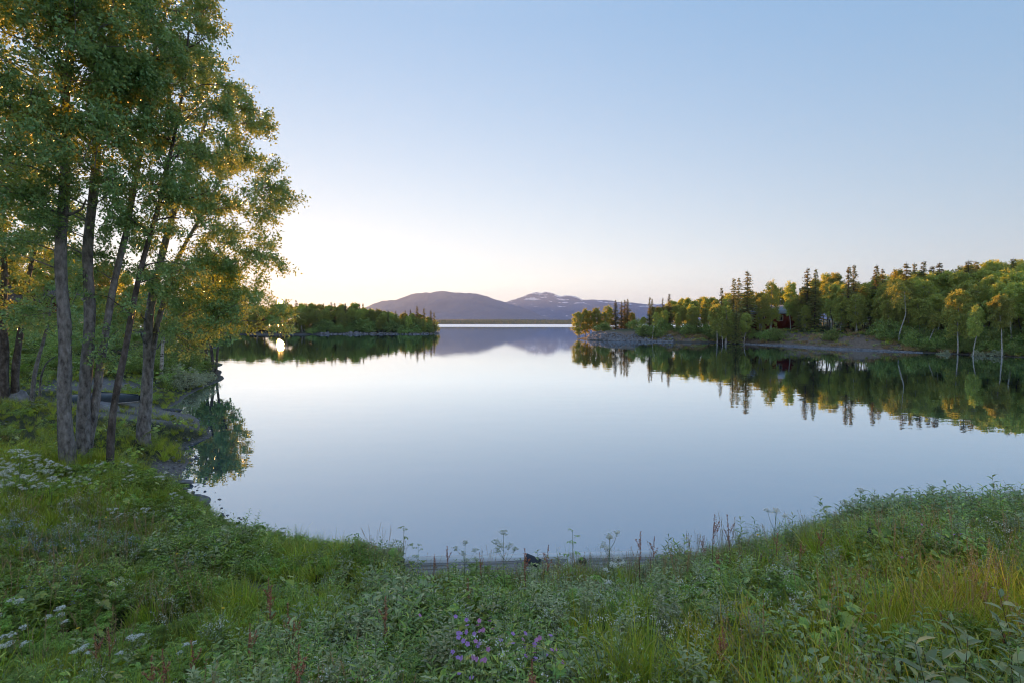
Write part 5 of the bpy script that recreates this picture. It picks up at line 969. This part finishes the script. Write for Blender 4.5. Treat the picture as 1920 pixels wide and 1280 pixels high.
def house(name, loc, rz, L_, W_, hw, hr, label, wins, door, roof='roof'):
    e = link(name, None, None, label, 'cabin', None, None, loc); e.rotation_euler = (0, 0, rz)
    wall = MB().add(*box(-L_ / 2, L_ / 2, -W_ / 2, W_ / 2, -1.2, hw))
    for sx in (-1, 1):
        x_ = sx * L_ / 2; wall.add([(x_, -W_ / 2, hw), (x_, W_ / 2, hw), (x_, 0, hw + hr * .93)], np.array([[0, 1, 2]]))
    wl_ = link('wall', wall.mesh('wall', [M['red_wood']]), e)
    n = int(L_ / .28); bt = MB()
    for k in range(n + 1): x_ = -L_ / 2 + L_ * k / n; bt.add(*box(x_ - .03, x_ + .03, -W_ / 2 - .03, -W_ / 2 + .001, -.5, hw))
    bo = bt.build('battens', M['red_wood'], wl_); bo['kind'] = 'stuff'
    ov = .45
    for sg in (-1, 1):
        y1_ = sg * (W_ / 2 + ov); zz = hw - ov * hr / (W_ / 2); t_ = .12
        V_ = [(-L_ / 2 - ov, 0, hw + hr), (L_ / 2 + ov, 0, hw + hr), (L_ / 2 + ov, y1_, zz), (-L_ / 2 - ov, y1_, zz)]; V_ += [(a, b, c + t_) for a, b, c in V_]
        MB().add(V_, np.array([[0, 1, 2, 3], [4, 7, 6, 5], [0, 4, 5, 1], [2, 6, 7, 3], [0, 3, 7, 4], [1, 5, 6, 2]])).build('roof', M[roof], e)
    MB().add(*box(-L_ * .2 - .3, -L_ * .2 + .3, -.3, .3, hw + hr * .6, hw + hr + .7)).build('chimney', M['rock_dark'], e)
    for x_ in wins:
        w_ = MB().add(*box(x_ - .5, x_ + .5, -W_ / 2 - .06, -W_ / 2 - .02, .9, 2.0)).build('window', M['glass'], e); fr_ = MB()
        for a in [(x_ - .58, x_ - .48, .84, 2.06), (x_ + .48, x_ + .58, .84, 2.06), (x_ - .48, x_ + .48, .84, .93), (x_ - .48, x_ + .48, 1.97, 2.06), (x_ - .03, x_ + .03, .93, 1.97)]: fr_.add(*box(a[0], a[1], -W_ / 2 - .09, -W_ / 2 - .01, a[2], a[3]))
        fr_.build('frame', M['white_paint'], w_)
    d_ = MB().add(*box(door - .45, door + .45, -W_ / 2 - .07, -W_ / 2 - .015, 0, 2.0)).build('door', M['bark_dark'], e); MB().add(*tube([(door + .34, -W_ / 2 - .12, 1.0), (door + .34, -W_ / 2 - .06, 1.0)], .03, 6, True)).build('handle', M['white_paint'], d_)
    for x_ in (-L_ / 2, L_ / 2): MB().add(*box(x_ - .07, x_ + .07, -W_ / 2 - .05, -W_ / 2 + .06, -.3, hw - .05)).build('corner_board', M['white_paint'], e)
    return e
cz = float(cabin_z(np.array([CABIN[0]]), np.array([CABIN[1]]))[0]); house('cabin', (CABIN[0] + 1.0, CABIN[1] + 1, max(cz, 3.6)), -.15, 11, 6, 2.5, 1.6, 'red wooden cabin with a grey-blue roof among the birches', [-3.6, 0, 3.4], -1.8)
c2 = D(45, 612, 50); house('shed', (c2[0], c2[1], gz1(c2[0], c2[1]) + .1), .5, 7, 5, 2.6, 1.4, 'dark red shed on the rise behind the lawn', [-1.8, 1.6], 0.0, 'bark_dark')

# stones of the banks
def stones(name, label, pts, smin, smax, mat):
    rg = np.random.default_rng(len(pts)); base = [rock_mesh(700 + k, 1, .8, .6, mat, sub=1) for k in range(5)]; mb = MB()
    bv = [np.array([v.co for v in m_.vertices]) for m_ in base]; bf = [np.array([list(p_.vertices) for p_ in m_.polygons]) for m_ in base]
    for x_, y_, z_ in pts:
        k = int(rg.integers(0, 5)); s = rg.uniform(smin, smax) * rg.uniform(.6, 1.1); a = rg.uniform(0, 6.28); V_ = bv[k] * s; V_ = np.stack([V_[:, 0] * math.cos(a) - V_[:, 1] * math.sin(a), V_[:, 0] * math.sin(a) + V_[:, 1] * math.cos(a), V_[:, 2]], 1); mb.add(V_ + [x_, y_, z_ + s * .1], bf[k])
    return mb.build(name, M[mat], kind='stuff', label=label)
def shore_pts(rg, n, px0, px1, zf, poly, dmin, dmax, ymap):
    o_ = []
    while len(o_) < n:
        px = rg.uniform(px0, px1); y_ = np.interp(px, *ymap) + rg.uniform(-3, 12); x_ = at_px(px, y_); d_ = float(poly_dist(poly, np.array([x_]), np.array([y_]))[0])
        if dmin < d_ < dmax: o_.append((x_, y_, float(zf(np.array([x_]), np.array([y_]))[0])))
    return o_
rg = np.random.default_rng(91); YM = ([1079, 1200, 1345, 1560, 1700, 1920], [128, 113, 105.2, 80, 71, 60])
stones('rubble_stones', 'grey rubble stones heaped on the point before the spruces', shore_pts(rg, 900, 1102, 1262, cabin_z, CABIN_POLY, -.3, 5.0, YM), .18, .6, 'rock')
stones('shore_gravel', 'pale stones of the gravel strip below the earth slope', shore_pts(rg, 2600, 1385, 1730, cabin_z, CABIN_POLY, -.2, .9, YM), .06, .2, 'rock')
stones('island_stones', 'grey stones along the island shore', shore_pts(rg, 500, 600, 822, isle_z, ISLE_POLY, -.3, 2.2, ([600, 660, 780, 824], [183, 187, 183, 197])), .2, .7, 'rock')
for k, (px, y) in enumerate([(655, 189), (668, 189), (700, 188.5), (1315, 107.5), (1160, 121.5), (1125, 126)]):
    x_ = at_px(px, y); z_ = 0.1; o = link('boulder', rock_mesh(720 + k, [1.6, 1.2, 1.3, 1.5, .8, .7][k], .9, [1.0, .8, .6, .7, .5, .5][k], 'rock'), None, ['largest grey boulder on the island shore', 'grey boulder close beside the largest one on the island shore', 'low boulder alone on the island shore', 'rounded pale boulder at the waterline by the leaning small birch', 'broad stone at the foot of the rubble on the point', 'square stone at the foot of the rubble by golden trees'][k], 'rock', None, None, (x_, y, z_))

# scrub, dead grass and moss on the earth slope of the cabin bank
rg = np.random.default_rng(92); pts = shore_pts(rg, 2600, 1215, 1930, cabin_z, CABIN_POLY, 1.6, 10, YM); pts = np.array(pts); ppx = 960 + 960 * pts[:, 0] / pts[:, 1]; keep = ((fbm(pts[:, 0], pts[:, 1], 93, 3, .7) > -.1) | (rg.random(len(pts)) < .35)) & ((ppx < 1390) | (ppx > 1650) | (rg.random(len(pts)) < .4)); pts = pts[keep]; n = len(pts)
scatter('bank_scrub', 'low scrub and dead grass on the earth slope', [c_grass(475, 40, .34, .02, .12, 'm_dry', .6), c_low(476, 60, .3, .2, .09, 'm_broad'), c_low(477, 60, .3, .16, .08, 'm_dry'), c_grass(478, 40, .3, .02, .12, 'm_grass', .6)], pts, rg.choice(4, n, p=[.3, .25, .3, .15]), rg.uniform(0, 6.28, n), np.repeat(rg.uniform(.8, 2.2, n)[:, None], 3, 1), rg.normal(size=(n, 2)) * .1)
# pebbles and clods of the near muddy shore
pp = []
while len(pp) < 500:
    q = G(rg.uniform(300, 430), rg.uniform(760, 985), .05); z_ = gz1(q[0], q[1])
    if -.03 < z_ < .3: pp.append((q[0] + rg.normal() * .2, q[1] + rg.normal() * .2, z_ - .01))
stones('shore_pebbles', 'pebbles and clods along the muddy near shore', pp, .02, .075, 'rock')
